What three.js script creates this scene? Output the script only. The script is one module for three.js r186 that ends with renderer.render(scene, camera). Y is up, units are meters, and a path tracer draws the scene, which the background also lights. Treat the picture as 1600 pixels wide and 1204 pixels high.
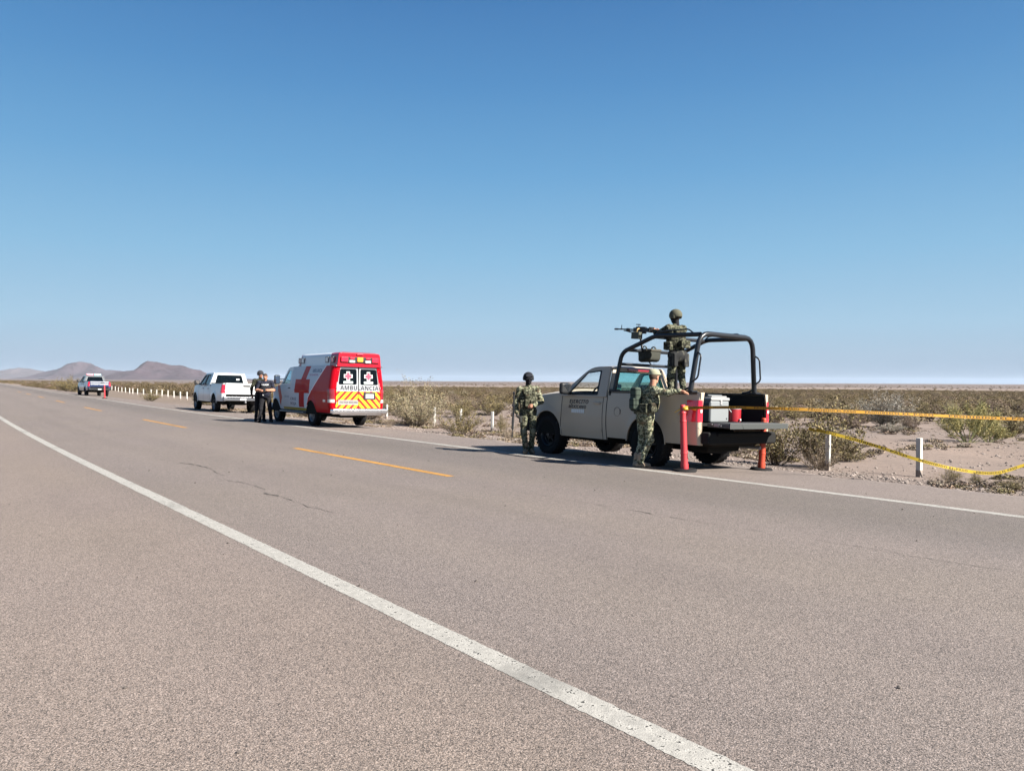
import * as THREE from 'three';
import { mergeGeometries, mergeVertices } from 'three/addons/utils/BufferGeometryUtils.js';
import { RoundedBoxGeometry } from 'three/addons/geometries/RoundedBoxGeometry.js';
import { ImprovedNoise } from 'three/addons/math/ImprovedNoise.js';

// ---------------------------------------------------------------- camera, sky, sun, exposure
const scene = new THREE.Scene();
const rad = Math.PI / 180;
const camera = new THREE.PerspectiveCamera(2 * Math.atan(602 / 1202) / rad, 1600 / 1204, 0.1, 40000);
camera.position.set(0, 1.55, 0);
camera.rotation.set(-0.305 * rad, 0, 0.316 * rad, 'XYZ');
const renderer = new THREE.WebGLRenderer({ antialias: true });
renderer.toneMapping = THREE.LinearToneMapping;
const EXPO = 3.5;
renderer.toneMappingExposure = EXPO;
renderer.shadowMap.enabled = true;
const TH = 38.2 * rad;                                   // the road runs this far left of the view
const RD = [-Math.sin(TH), -Math.cos(TH)], RN = [Math.cos(TH), -Math.sin(TH)];
const SUN_EL = 36 * rad, SUN_AZ = 22 * rad;               // sun behind, a little to the far side of the road
const sunDir = new THREE.Vector3(
  (-RD[0] * Math.cos(SUN_AZ) + RN[0] * Math.sin(SUN_AZ)) * Math.cos(SUN_EL), Math.sin(SUN_EL),
  (-RD[1] * Math.cos(SUN_AZ) + RN[1] * Math.sin(SUN_AZ)) * Math.cos(SUN_EL));
const sun = new THREE.DirectionalLight(new THREE.Color(1, 0.93, 0.83), 4.95);
sun.position.copy(sunDir).multiplyScalar(120).add(new THREE.Vector3(-4, 0, -18));
sun.target.position.set(-4, 0, -18);
sun.castShadow = true;
Object.assign(sun.shadow.camera, { left: -70, right: 70, top: 70, bottom: -70, near: 1, far: 300 });
sun.shadow.mapSize.set(4096, 4096);
scene.add(sun, sun.target);
{
  const W = 512, H = 512, data = new Float32Array(W * H * 4);
  // colours as the eye sees them (sRGB), by height in degrees
  const stops = [[-90, 176, 190, 204], [0, 166, 183, 204], [2, 172, 196, 217], [4, 168, 202, 226], [9, 142, 190, 224], [15, 112, 168, 214], [21, 89, 146, 200], [27, 71, 125, 183], [45, 44, 88, 146], [90, 28, 60, 112]];
  const lin = (c) => { c /= 255; return c <= 0.04045 ? c / 12.92 : ((c + 0.055) / 1.055) ** 2.4; };
  for (let j = 0; j < H; j++) {
    const el = ((j + 0.5) / H - 0.5) * 180; let k = 0;
    while (k < stops.length - 2 && el > stops[k + 1][0]) k++;
    let t = Math.min(1, Math.max(0, (el - stops[k][0]) / (stops[k + 1][0] - stops[k][0])));
    const base = [1, 2, 3].map((q) => lin(stops[k][q]) * (1 - t) + lin(stops[k + 1][q]) * t);
    for (let i = 0; i < W; i++) {
      const az = ((i + 0.5) / W - 0.5) * 2 * Math.PI, ce = Math.cos(el * rad);
      const d = [Math.cos(az) * ce, Math.sin(el * rad), Math.sin(az) * ce];
      const c = d[0] * sunDir.x + d[1] * sunDir.y + d[2] * sunDir.z;
      const glow = 0.6 * Math.exp(-(1 - c) / 0.05) + 0.12 * Math.exp(-(1 - c) / 0.4);
      const o = (j * W + i) * 4;
      for (let q = 0; q < 3; q++) data[o + q] = (base[q] + glow * [0.42, 0.42, 0.4][q] * (el > -1 ? 1 : 0.3)) / EXPO;
      data[o + 3] = 1;
    }
  }
  const sky = new THREE.DataTexture(data, W, H, THREE.RGBAFormat, THREE.FloatType);
  sky.mapping = THREE.EquirectangularReflectionMapping; sky.magFilter = THREE.LinearFilter; sky.minFilter = THREE.LinearFilter; sky.needsUpdate = true;
  scene.background = sky; scene.environment = sky;
}
scene.fog = new THREE.FogExp2(new THREE.Color(0.5, 0.6, 0.74), 0.000026);

// ---------------------------------------------------------------- helpers
function mulberry(a) { return () => { a |= 0; a = (a + 0x6d2b79f5) | 0; let t = Math.imul(a ^ (a >>> 15), 1 | a); t = (t + Math.imul(t ^ (t >>> 7), 61 | t)) ^ t; return ((t ^ (t >>> 14)) >>> 0) / 4294967296; }; }
const rnd = mulberry(7);
const perlin = new ImprovedNoise();
const noise = (x, y, z = 0) => perlin.noise(x + 31.7, y + 17.3, z + 5.1);
const clamp = (x, a = 0, b = 1) => Math.min(b, Math.max(a, x));
const smooth = (a, b, x) => { const t = clamp((x - a) / (b - a)); return t * t * (3 - 2 * t); };
const V = (x, y, z) => new THREE.Vector3(x, y, z);
const used = new Map();
function numbered(name) { const n = used.get(name) ?? 0; used.set(name, n + 1); return n ? `${name}_${String(n).padStart(3, '0')}` : name; }
function tag(o, label, category, group) { o.userData.label = label; o.userData.category = category; if (group) o.userData.group = group; return o; }
function std(r, g, b, rough = 0.7, extra = {}) { return new THREE.MeshStandardMaterial({ color: new THREE.Color().setRGB(r, g, b), roughness: rough, ...extra }); }
function phys(r, g, b, rough, extra = {}) { return new THREE.MeshPhysicalMaterial({ color: new THREE.Color().setRGB(r, g, b), roughness: rough, ...extra }); }
function norm(g) {                                        // same attributes everywhere so that parts can be joined
  let q = g.index ? g.toNonIndexed() : g;
  if (!q.attributes.normal) q.computeVertexNormals();
  if (!q.attributes.uv) q.setAttribute('uv', new THREE.BufferAttribute(new Float32Array(q.attributes.position.count * 2), 2));
  for (const k of Object.keys(q.attributes)) if (!['position', 'normal', 'uv', 'color'].includes(k)) q.deleteAttribute(k);
  return q;
}
function join(list) { return list.length === 1 ? norm(list[0]) : mergeGeometries(list.map(norm)); }
function obj(name, geos, mat, parent = scene) {
  const m = new THREE.Mesh(Array.isArray(geos) ? join(geos) : geos, mat);
  m.castShadow = m.receiveShadow = true;
  m.name = parent === scene ? numbered(name) : name; parent.add(m); return m;
}
function struct(name, geos, mat) { const m = obj(name, geos, mat); m.userData.kind = 'structure'; return m; }
function thing(name, label, category, pos, turn = 0, group) {
  const o = new THREE.Group(); o.name = numbered(name); scene.add(o);
  o.position.set(...pos); o.rotation.y = turn; tag(o, label, category, group); return o;
}
const bx = (x, y, z, w, h, d, r = 0.01) => (r ? new RoundedBoxGeometry(w, h, d, 2, Math.min(r, w / 2.1, h / 2.1, d / 2.1)) : new THREE.BoxGeometry(w, h, d)).translate(x, y, z);
function bar(a, b, r, r2 = r, n = 8) {                    // a straight rod between two points
  const A = V(...a), B = V(...b), d = B.clone().sub(A), L = d.length();
  const g = new THREE.CylinderGeometry(r2, r, L, n, 1);
  g.applyQuaternion(new THREE.Quaternion().setFromUnitVectors(V(0, 1, 0), d.normalize()));
  return g.translate((A.x + B.x) / 2, (A.y + B.y) / 2, (A.z + B.z) / 2);
}
function bent(pts, r, bend = 0.12, n = 10) {              // a tube with rounded bends
  const P = pts.map((p) => V(...p)), path = new THREE.CurvePath();
  let prev = P[0];
  for (let i = 1; i < P.length; i++) {
    if (i === P.length - 1) { path.add(new THREE.LineCurve3(prev, P[i])); break; }
    const b = Math.min(bend, P[i].distanceTo(P[i - 1]) * 0.45, P[i].distanceTo(P[i + 1]) * 0.45);
    const a = P[i].clone().lerp(P[i - 1], b / P[i].distanceTo(P[i - 1])), c = P[i].clone().lerp(P[i + 1], b / P[i].distanceTo(P[i + 1]));
    path.add(new THREE.LineCurve3(prev, a)); path.add(new THREE.QuadraticBezierCurve3(a, P[i], c)); prev = c;
  }
  class C extends THREE.Curve { getPoint(t, o = V(0, 0, 0)) { return o.copy(path.getPoint(Math.min(t, 0.999999))); } }
  const g = new THREE.TubeGeometry(new C(), Math.max(16, pts.length * 10), r, n, false);
  return g;
}
function grid(nu, nv, fn) {                               // fn(u, v) -> [x, y, z, s, t]; smooth
  const p = [], uv = [], ix = [];
  for (let j = 0; j <= nv; j++) for (let i = 0; i <= nu; i++) { const q = fn(i / nu, j / nv, i, j); p.push(q[0], q[1], q[2]); uv.push(q[3] ?? i / nu, q[4] ?? j / nv); }
  for (let j = 0; j < nv; j++) for (let i = 0; i < nu; i++) { const a = j * (nu + 1) + i, b = a + 1, c = a + nu + 1, d = c + 1; ix.push(a, b, d, a, d, c); }
  const g = new THREE.BufferGeometry();
  g.setAttribute('position', new THREE.Float32BufferAttribute(p, 3)); g.setAttribute('uv', new THREE.Float32BufferAttribute(uv, 2)); g.setIndex(ix); g.computeVertexNormals();
  return g;
}
function shapeOf(pts) { const s = new THREE.Shape(); pts.forEach((p, i) => (i ? s.lineTo(p[0], p[1]) : s.moveTo(p[0], p[1]))); s.closePath(); return s; }
function roundPoly(pts, r) {                              // polygon with rounded corners as a list of points
  const out = [], n = pts.length;
  for (let i = 0; i < n; i++) {
    const p = pts[i], a = pts[(i + n - 1) % n], b = pts[(i + 1) % n];
    const la = Math.hypot(a[0] - p[0], a[1] - p[1]), lb = Math.hypot(b[0] - p[0], b[1] - p[1]), q = Math.min(p[2] ?? r, la * 0.45, lb * 0.45);
    const A = [p[0] + (a[0] - p[0]) * q / la, p[1] + (a[1] - p[1]) * q / la], B = [p[0] + (b[0] - p[0]) * q / lb, p[1] + (b[1] - p[1]) * q / lb];
    for (let k = 0; k <= 4; k++) { const t = k / 4, m = 1 - t; out.push([m * m * A[0] + 2 * m * t * p[0] + t * t * B[0], m * m * A[1] + 2 * m * t * p[1] + t * t * B[1]]); }
  }
  return out;
}
function extrude(pts, depth, { holes = [], bevel = 0, seg = 2 } = {}) {
  const s = shapeOf(pts); for (const h of holes) s.holes.push(shapeOf(h));
  return new THREE.ExtrudeGeometry(s, { depth: depth - 2 * bevel, bevelEnabled: bevel > 0, bevelSize: bevel, bevelThickness: bevel, bevelSegments: seg, bevelOffset: -bevel, curveSegments: 8 }).translate(0, 0, bevel);
}
function warp(g, fn) { const p = g.attributes.position, v = V(0, 0, 0); for (let i = 0; i < p.count; i++) { v.fromBufferAttribute(p, i); fn(v); p.setXYZ(i, v.x, v.y, v.z); } g.computeVertexNormals(); return g; }
function mirrorZ(g) {
  const q = norm(g.clone());
  for (const k of ['position', 'normal', 'uv', 'color']) {
    const a = q.attributes[k]; if (!a) continue;
    for (let i = 0; i < a.count; i += 3) for (let c = 0; c < a.itemSize; c++) { const t = a.array[(i + 1) * a.itemSize + c]; a.array[(i + 1) * a.itemSize + c] = a.array[(i + 2) * a.itemSize + c]; a.array[(i + 2) * a.itemSize + c] = t; }
    if (k === 'position' || k === 'normal') for (let i = 0; i < a.count; i++) a.array[i * 3 + 2] *= -1;
  }
  return q;
}
function canvas(w, h, draw, srgb = true) {
  const c = document.createElement('canvas'); c.width = w; c.height = h; draw(c.getContext('2d'), w, h);
  const t = new THREE.CanvasTexture(c); if (srgb) t.colorSpace = THREE.SRGBColorSpace; return t;
}
function dataTex(n, fn, srgb = true) {                    // square repeating texture, fn(i, j) -> [r, g, b] in 0..255
  const d = new Uint8Array(n * n * 4);
  for (let j = 0; j < n; j++) for (let i = 0; i < n; i++) { const c = fn(i, j), o = (j * n + i) * 4; d[o] = c[0]; d[o + 1] = c[1]; d[o + 2] = c[2]; d[o + 3] = 255; }
  const t = new THREE.DataTexture(d, n, n, THREE.RGBAFormat); t.wrapS = t.wrapT = THREE.RepeatWrapping; t.magFilter = THREE.LinearFilter; t.minFilter = THREE.LinearMipmapLinearFilter; t.generateMipmaps = true;
  if (srgb) t.colorSpace = THREE.SRGBColorSpace; t.needsUpdate = true; return t;
}
// a lattice of random numbers, smoothly read and repeating every n
function lattice(n, seed) { const r = mulberry(seed), a = new Float32Array(n * n).map(() => r()); return (x, y) => { const i = Math.floor(x), j = Math.floor(y), f = x - i, g = y - j, s = f * f * (3 - 2 * f), t = g * g * (3 - 2 * g), at = (p, q) => a[(((q % n) + n) % n) * n + (((p % n) + n) % n)]; return (at(i, j) * (1 - s) + at(i + 1, j) * s) * (1 - t) + (at(i, j + 1) * (1 - s) + at(i + 1, j + 1) * s) * t; }; }

// ---------------------------------------------------------------- the lie of the land
// s runs along the road, l across it (to the right), q is l measured from the road's own bend
const bend = (s) => { const t = Math.max(0, s - 12); return t < 42 ? 0.00055 * t * t : 0.9702 + 0.0462 * (t - 42); };
const W = (s, l, y = 0) => [s * RD[0] + l * RN[0], y, s * RD[1] + l * RN[1]];
function baseHeight(s, l) {
  const q = l - bend(s);
  if (q < -4) return -0.16 - 0.35 * smooth(-4, -9, q) - 0.4 * smooth(-9, -70, q);
  if (q < 10.4) return 0;
  if (q < 13) return -0.04 * (q - 10.4);
  return -0.16 - 0.2 * smooth(13, 17, q) - 0.15 * smooth(16, 30, q) - 0.3 * smooth(30, 75, q);
}
function height(s, l) {                                   // of the desert and the verge
  const q = l - bend(s), off = smooth(13.2, 17, q) + smooth(-4.2, -8, q), r = Math.hypot(s, l);
  const fade = 1 / (1 + (r / 160) ** 2);
  return baseHeight(s, l) + off * fade * (0.1 * noise(s * 0.12, l * 0.12) + 0.05 * noise(s * 0.4, l * 0.4, 3) + 0.02 * noise(s * 1.3, l * 1.3, 7));
}
const roadEdge = (s) => 12.95 + bend(s) + 0.26 * noise(s * 0.9, 4) + 0.16 * noise(s * 3.1, 9) - 0.15 * smooth(15, 40, s);
// ---------------------------------------------------------------- ground, road, markings, hills
const sandTex = (() => {
  const n = 1024, A = lattice(256, 1), B = lattice(512, 2), C = lattice(64, 3), r = mulberry(5);
  return dataTex(n, (i, j) => {
    const g = 0.35 * A(i / 4, j / 4) + 0.35 * B(i / 2, j / 2) + 0.3 * C(i / 16, j / 16) + (r() - 0.5) * 0.22;
    const k = r() < 0.012 ? -70 : 0, v = 206 + (g - 0.5) * 95 + k;
    return [clamp(v, 0, 255), clamp(v * 0.985, 0, 255), clamp(v * 0.965, 0, 255)];
  });
})();
const asphaltTex = (() => {                               // 1 texel = 2.5 mm: pale chips, dark pits, tan binder
  const n = 2048, A = lattice(683, 11), B = lattice(1024, 12), C = lattice(128, 13), D = lattice(32, 14), r = mulberry(15);
  return dataTex(n, (i, j) => {
    const a = A(i / 3, j / 3), b = B(i / 2, j / 2), w = r();
    let v = 180 + (a - 0.5) * 150 + (b - 0.5) * 100 + (w - 0.5) * 60 + (C(i / 16, j / 16) - 0.5) * 8;
    if (a > 0.8) v += 26; if (a < 0.16) v -= 40;
    const tint = (b - 0.5) * 0.06;
    return [clamp(v * (1 + tint), 0, 255), clamp(v * 0.992, 0, 255), clamp(v * (0.985 - tint), 0, 255)];
  });
})();
const asphaltBump = (() => { const n = 1024, A = lattice(341, 21), B = lattice(512, 22); return dataTex(n, (i, j) => { const v = 255 * clamp(0.25 + 0.55 * A(i / 3, j / 3) + 0.35 * (B(i / 2, j / 2) - 0.5)); return [v, v, v]; }, false); })();
for (const [t, m] of [[asphaltTex, 2.9], [asphaltBump, 1.6], [sandTex, 4.5]]) t.repeat.set(1 / m, 1 / m);
function sheet(ss, ls, fn) {                              // fn(s, l) -> [s, l, y, r, g, b]
  const p = [], uv = [], c = [], ix = [], n = ls.length;
  for (const s of ss) for (const l of ls) { const q = fn(s, l), w = W(q[0], q[1], q[2]); p.push(...w); uv.push(q[0], q[1]); c.push(q[3], q[4], q[5]); }
  for (let j = 0; j < ss.length - 1; j++) for (let i = 0; i < n - 1; i++) { const a = j * n + i, b = a + 1, d = a + n, e = d + 1; ix.push(a, e, d, a, b, e); }
  const g = new THREE.BufferGeometry();
  g.setAttribute('position', new THREE.Float32BufferAttribute(p, 3)); g.setAttribute('uv', new THREE.Float32BufferAttribute(uv, 2)); g.setAttribute('color', new THREE.Float32BufferAttribute(c, 3)); g.setIndex(ix); g.computeVertexNormals();
  return g;
}
const steps = (a, b, d, grow = 1) => { const o = []; for (let x = a; x < b; x += d) { o.push(x); d *= grow; } o.push(b); return o; };
{
  const ss = [...steps(40, 14000, 1.2, 1.06).slice(1).reverse().map((x) => -x / 3).filter((x) => x < -14), ...steps(-14, 60, 0.45), ...steps(60, 14000, 0.6, 1.045).slice(1)];
  const ls = [...steps(9, 9000, 1, 1.12).slice(1).reverse().map((x) => -x), -9, -7.5, -6, -5, -4, ...[-2, 2, 6, 9, 11, 12, 12.5], ...steps(13, 40, 0.4), ...steps(40, 14000, 0.5, 1.05).slice(1)];
  const mixc = (a, b, t) => a.map((x, i) => x + (b[i] - x) * t);
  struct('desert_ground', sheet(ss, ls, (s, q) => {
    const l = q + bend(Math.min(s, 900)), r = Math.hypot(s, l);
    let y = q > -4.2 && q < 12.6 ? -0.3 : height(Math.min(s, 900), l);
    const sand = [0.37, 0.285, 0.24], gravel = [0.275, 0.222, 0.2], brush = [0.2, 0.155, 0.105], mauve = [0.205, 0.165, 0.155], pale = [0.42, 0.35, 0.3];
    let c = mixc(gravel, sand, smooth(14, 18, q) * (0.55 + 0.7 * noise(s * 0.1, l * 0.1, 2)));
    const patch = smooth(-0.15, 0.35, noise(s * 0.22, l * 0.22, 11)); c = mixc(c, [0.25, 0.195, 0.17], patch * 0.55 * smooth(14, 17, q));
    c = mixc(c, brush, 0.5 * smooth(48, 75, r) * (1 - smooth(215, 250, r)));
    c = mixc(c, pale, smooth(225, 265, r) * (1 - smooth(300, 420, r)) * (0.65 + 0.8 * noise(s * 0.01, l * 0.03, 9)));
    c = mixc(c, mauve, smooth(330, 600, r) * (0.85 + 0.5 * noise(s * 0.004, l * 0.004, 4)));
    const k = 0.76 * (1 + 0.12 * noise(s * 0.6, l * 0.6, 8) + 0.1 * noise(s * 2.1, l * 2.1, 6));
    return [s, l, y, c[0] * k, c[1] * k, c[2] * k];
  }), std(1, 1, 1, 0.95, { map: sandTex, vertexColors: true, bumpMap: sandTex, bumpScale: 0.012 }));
}
const asphalt = std(1, 1, 1, 0.88, { map: asphaltTex, vertexColors: true, bumpMap: asphaltBump, bumpScale: 0.0035 });
{
  const ss = [...steps(-60, -12, 2), ...steps(-12, 45, 0.22).slice(1), ...steps(45, 900, 0.5, 1.04).slice(1)];
  const ls = [-4, -3, ...steps(-2, 10.4, 0.22), 11, 11.6, 12.2, 12.7, 13, 13.001];
  const tone = (s, q) => {
    const shoulder = [0.288, 0.238, 0.212], lane = [0.25, 0.213, 0.196], far = [0.19, 0.167, 0.156], farShoulder = [0.272, 0.227, 0.206];
    const mixc = (a, b, t) => a.map((x, i) => x + (b[i] - x) * t);
    let c = mixc(shoulder, lane, smooth(1.9, 3, q)); c = mixc(c, far, smooth(7.2, 8.6, q) * (0.75 + 0.4 * noise(s * 0.05, q * 0.8, 2)));
    c = mixc(c, farShoulder, smooth(10.1, 10.5, q));
    const streak = noise(s * 0.035, q * 5.5, 23) * 0.5 + noise(s * 0.09, q * 11, 29) * 0.35, oil = Math.exp(-(((q - 4.75) / 0.32) ** 2)) * 0.6 + Math.exp(-(((q - 8.9) / 0.4) ** 2)) * 1.3;
    const wheel = Math.exp(-(((q - 3.9) / 0.5) ** 2)) + Math.exp(-(((q - 5.7) / 0.5) ** 2));
    const k = 0.94 * (1 + 0.05 * wheel + 0.07 * streak - 0.06 * oil * (0.8 + noise(s * 0.12, q, 31)) + 0.07 * noise(s * 0.16, q * 0.55, 3) + 0.05 * noise(s * 0.7, q * 1.4, 5) + 0.035 * noise(s * 2.3, q * 2.6, 1) - 0.1 * smooth(0.25, 0.6, noise(s * 0.04, q * 1.1, 13)));
    return c.map((x, i) => x * k * (1 + (i === 2 ? -0.02 : 0.02) * noise(s * 0.3, q * 0.7, 17)));
  };
  struct('road', sheet(ss, ls, (s, q) => {
    let l = q + bend(s), y = q > 10.4 ? -0.04 * (q - 10.4) : 0;
    if (q > 12.5) l = roadEdge(s) - (13 - Math.min(q, 13)); if (q > 13) { y = -0.3; l += 0.05; }
    return [s, l, y, ...tone(s, q)];
  }), asphalt);
}
// painted lines: worn paint on its own thin sheets
const paintTex = (() => { const n = 1024, A = lattice(256, 31), B = lattice(64, 32), C = lattice(512, 33), r = mulberry(34); return dataTex(n, (i, j) => { let v = 214 + (B(i / 16, j / 16) - 0.5) * 34 + (C(i / 2, j / 2) - 0.5) * 40 + (r() - 0.5) * 20; const h = A(i / 4, j / 4) * 0.65 + B(i / 16, j / 16) * 0.35; if (h > 0.775) v *= 0.3; else if (h > 0.745) v *= 0.7; return [v, v * 0.99, v * 0.965]; }); })();
paintTex.repeat.set(0.55, 0.55);
const whitePaint = std(0.375, 0.375, 0.37, 0.8, { map: paintTex, vertexColors: true, bumpMap: asphaltBump, bumpScale: 0.002 }), yellowPaint = std(0.49, 0.245, 0.033, 0.8, { map: paintTex, vertexColors: true });
function stripe(name, s0, s1, q, w, mat) {
  const ss = s1 - s0 > 30 ? [...steps(s0, -1, 0.3), ...steps(-1, 9, 0.02).slice(1), ...steps(9, 45, 0.2).slice(1), ...steps(45, s1, 0.5, 1.04).slice(1)] : steps(s0, s1, 0.25);
  struct(name, sheet(ss, [0, 1, 2, 3], (s, i) => [s, q + bend(s) + (i / 3 - 0.5) * w + (i === 0 || i === 3 ? 0.007 * noise(s * 6, q + i, 3) + 0.008 * noise(s * 23, q + i, 1) + 0.006 * noise(s * 49, q, i) : 0), 0.002, ...[1, 1, 1].map(() => clamp(1.02 + 0.1 * noise(s * 0.5, q, 7) - 0.3 * smooth(0.18, 0.5, noise(s * 0.9, q * 3, 12)) - 0.22 * smooth(0.2, 0.5, noise(s * 4.1, q + i, 15)), 0.3, 1))]), mat);
}
stripe('edge_line', -12, 700, 2.58, 0.165, whitePaint);
stripe('edge_line', -12, 700, 10.25, 0.16, whitePaint);
for (const [a, b] of [[-20.5, -14.5], [-5.1, 1.2], [10.43, 16.86], [25.9, 32.2], [41.8, 47.8], [57.4, 63.4], [73, 79], [88.6, 94.6], [104, 110]]) stripe('centre_dash', a, b, 6.955, 0.14, yellowPaint);
// cracks in the lane: jagged dark slivers
{
  const crackMat = std(0.045, 0.039, 0.035, 0.95), r = mulberry(77);
  const crack = (pts, w0) => {
    const P = [], ix = []; let n = 0;
    for (let k = 0; k < pts.length - 1; k++) {
      const [a, b, ww = 1] = pts[k], [c, d, w2 = 1] = pts[k + 1], m = Math.ceil(Math.hypot(c - a, d - b) / 0.05);
      for (let i = 0; i < m; i++) {
        const t = i / m, s = a + (c - a) * t, l = b + (d - b) * t + 0.05 * noise(s * 3, l0(b), 2) + 0.03 * noise(s * 11, 3, k);
        const w = w0 * (ww + (w2 - ww) * t) * (0.25 + 1.1 * r()) * (noise(s * 2.2, 8, 1) > -0.12 ? 1 : 0.12);
        P.push(...W(s, l - w / 2, 0.005), ...W(s, l + w / 2, 0.005)); if (n) ix.push(n - 2, n + 1, n - 1, n - 2, n, n + 1); n += 2;
      }
    }
    const g = new THREE.BufferGeometry(); g.setAttribute('position', new THREE.Float32BufferAttribute(P, 3)); g.setIndex(ix); g.computeVertexNormals(); return g;
  };
  const l0 = (x) => x;
  struct('road_crack', [crack([[17.6, 3.72, 0.3], [15.3, 3.9, 0.6], [14.7, 4.08, 2], [13.8, 4.17, 1], [12.6, 4.0, 0.3]], 0.022), crack([[12.3, 3.82, 0.4], [11.3, 4.02, 1], [10.6, 3.95, 0.5], [10.3, 3.86, 2.2], [9.8, 3.9, 2.6], [9.2, 3.86, 0.8], [8.2, 3.95, 0.3]], 0.02)], crackMat);
  struct('road_crack', [crack([[9.6, 6.72, 0.2], [8, 6.78, 0.4], [6.5, 6.86, 0.8], [6.1, 6.88, 1.6], [5.6, 6.9, 0.6], [4.3, 7.02, 0.6], [2.2, 7.2, 0.5], [0.8, 7.35, 0.4]], 0.014), crack([[14.2, 8.1, 0.3], [12.8, 8.3, 0.6], [11, 8.35, 0.3]], 0.012)], crackMat);
}
// far hills: ridged land with its own depth
function hill(name, label, peaks, depth, dist, seed, col) {  // peaks: [tan of the bearing, height over the eye / distance]
  const n = 150, m = 70;
  const prof = (t) => { let h = 0; for (let i = 0; i < peaks.length - 1; i++) if (t >= peaks[i][0] && t <= peaks[i + 1][0]) { const f = (t - peaks[i][0]) / (peaks[i + 1][0] - peaks[i][0]), g = f; h = peaks[i][1] + (peaks[i + 1][1] - peaks[i][1]) * g; } return h; };
  const t0 = peaks[0][0], t1 = peaks[peaks.length - 1][0];
  const g = grid(n, m, (u, v) => {
    const t = t0 + (t1 - t0) * u, w = (v - 0.5) * 2, x = t * dist, z = -dist + w * depth;
    const ridge = Math.max(0, 1 - Math.abs(w + 0.25 * noise(u * 9, seed, 1))) ** 1.5;
    const k = dist / 4000, rug = Math.abs(noise(x / (260 * k), z / (260 * k), seed)) * 0.5 + Math.abs(noise(x / (90 * k), z / (90 * k), seed)) * 0.3 + Math.abs(noise(x / (35 * k), z / (35 * k), seed)) * 0.16;
    const h = prof(t) * dist * Math.max(0, ridge) * (1.17 - 0.85 * rug * (1 - Math.max(0, ridge) * 0.5));
    return [x * (1 + w * depth / dist * -0.2), h - 2.5, z, x / 60, z / 60];
  });
  const c = [], p = g.attributes.position; for (let i = 0; i < p.count; i++) { const k = 1 + 0.5 * noise(p.getX(i) / 130, p.getZ(i) / 130, seed) + 0.35 * noise(p.getX(i) / 30, p.getZ(i) / 30, 2); c.push(col[0] * k, col[1] * k, col[2] * k); }
  g.setAttribute('color', new THREE.Float32BufferAttribute(c, 3));
  const o = struct(name, g, std(1, 1, 1, 1, { vertexColors: true })); o.userData.label = label;
}
hill('hill', 'brown twin-topped desert hill on the horizon right of the others', [[-0.535, 0], [-0.5159, 0.0098], [-0.4951, 0.0118], [-0.482, 0.0195], [-0.4726, 0.0237], [-0.461, 0.0228], [-0.452, 0.0195], [-0.4445, 0.0178], [-0.43, 0.0178], [-0.417, 0.0152], [-0.408, 0.0132], [-0.397, 0.0075], [-0.38, 0.0045], [-0.33, 0.0015], [-0.28, 0]], 380, 4200, 2, [0.042, 0.03, 0.037]);
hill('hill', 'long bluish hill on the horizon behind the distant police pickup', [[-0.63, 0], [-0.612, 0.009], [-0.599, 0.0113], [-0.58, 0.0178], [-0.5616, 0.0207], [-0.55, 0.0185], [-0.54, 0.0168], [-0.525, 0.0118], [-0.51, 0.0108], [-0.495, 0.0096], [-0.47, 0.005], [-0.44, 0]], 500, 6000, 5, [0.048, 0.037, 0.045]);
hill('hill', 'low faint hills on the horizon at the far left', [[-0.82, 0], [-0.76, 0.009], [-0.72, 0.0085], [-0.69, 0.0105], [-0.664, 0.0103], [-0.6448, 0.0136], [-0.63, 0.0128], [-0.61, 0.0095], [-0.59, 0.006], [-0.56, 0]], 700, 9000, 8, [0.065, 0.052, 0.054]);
// ---------------------------------------------------------------- desert plants
const leafMat = (tr) => new THREE.MeshPhysicalMaterial({ color: 0xffffff, vertexColors: true, roughness: 0.75, side: THREE.DoubleSide, transmission: tr, thickness: 0 });
const M = {
  leaf: std(1, 1, 1, 0.8, { vertexColors: true, side: THREE.DoubleSide }), stem: std(0.11, 0.083, 0.065, 0.95), dryStem: std(0.19, 0.15, 0.11, 0.95), greenStem: std(0.2, 0.2, 0.09, 0.85),
};
function leaves(list, col, jitter, r) {                   // list: [x, y, z, size, nx, ny, nz]; small folded diamonds
  const p = [], c = [];
  for (const [x, y, z, s] of list) {
    const a = V(r() - 0.5, r() - 0.3, r() - 0.5).normalize().multiplyScalar(s), b = V(r() - 0.5, r() - 0.5, r() - 0.5).cross(a).normalize().multiplyScalar(s * 0.36);
    const o = [x, y, z], t = [x + a.x, y + a.y, z + a.z], q = [x + a.x / 2 + b.x, y + a.y / 2 + b.y, z + a.z / 2 + b.z], w = [x + a.x / 2 - b.x, y + a.y / 2 - b.y, z + a.z / 2 - b.z];
    p.push(...o, ...q, ...t, ...o, ...t, ...w);
    const k = 1 + (r() - 0.5) * jitter, h = (r() - 0.5) * 0.25; for (let i = 0; i < 6; i++) c.push(col[0] * k * (1 + h), col[1] * k, col[2] * k * (1 - h));
  }
  const g = new THREE.BufferGeometry(); g.setAttribute('position', new THREE.Float32BufferAttribute(p, 3)); g.setAttribute('color', new THREE.Float32BufferAttribute(c, 3)); g.computeVertexNormals(); return g;
}
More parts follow.
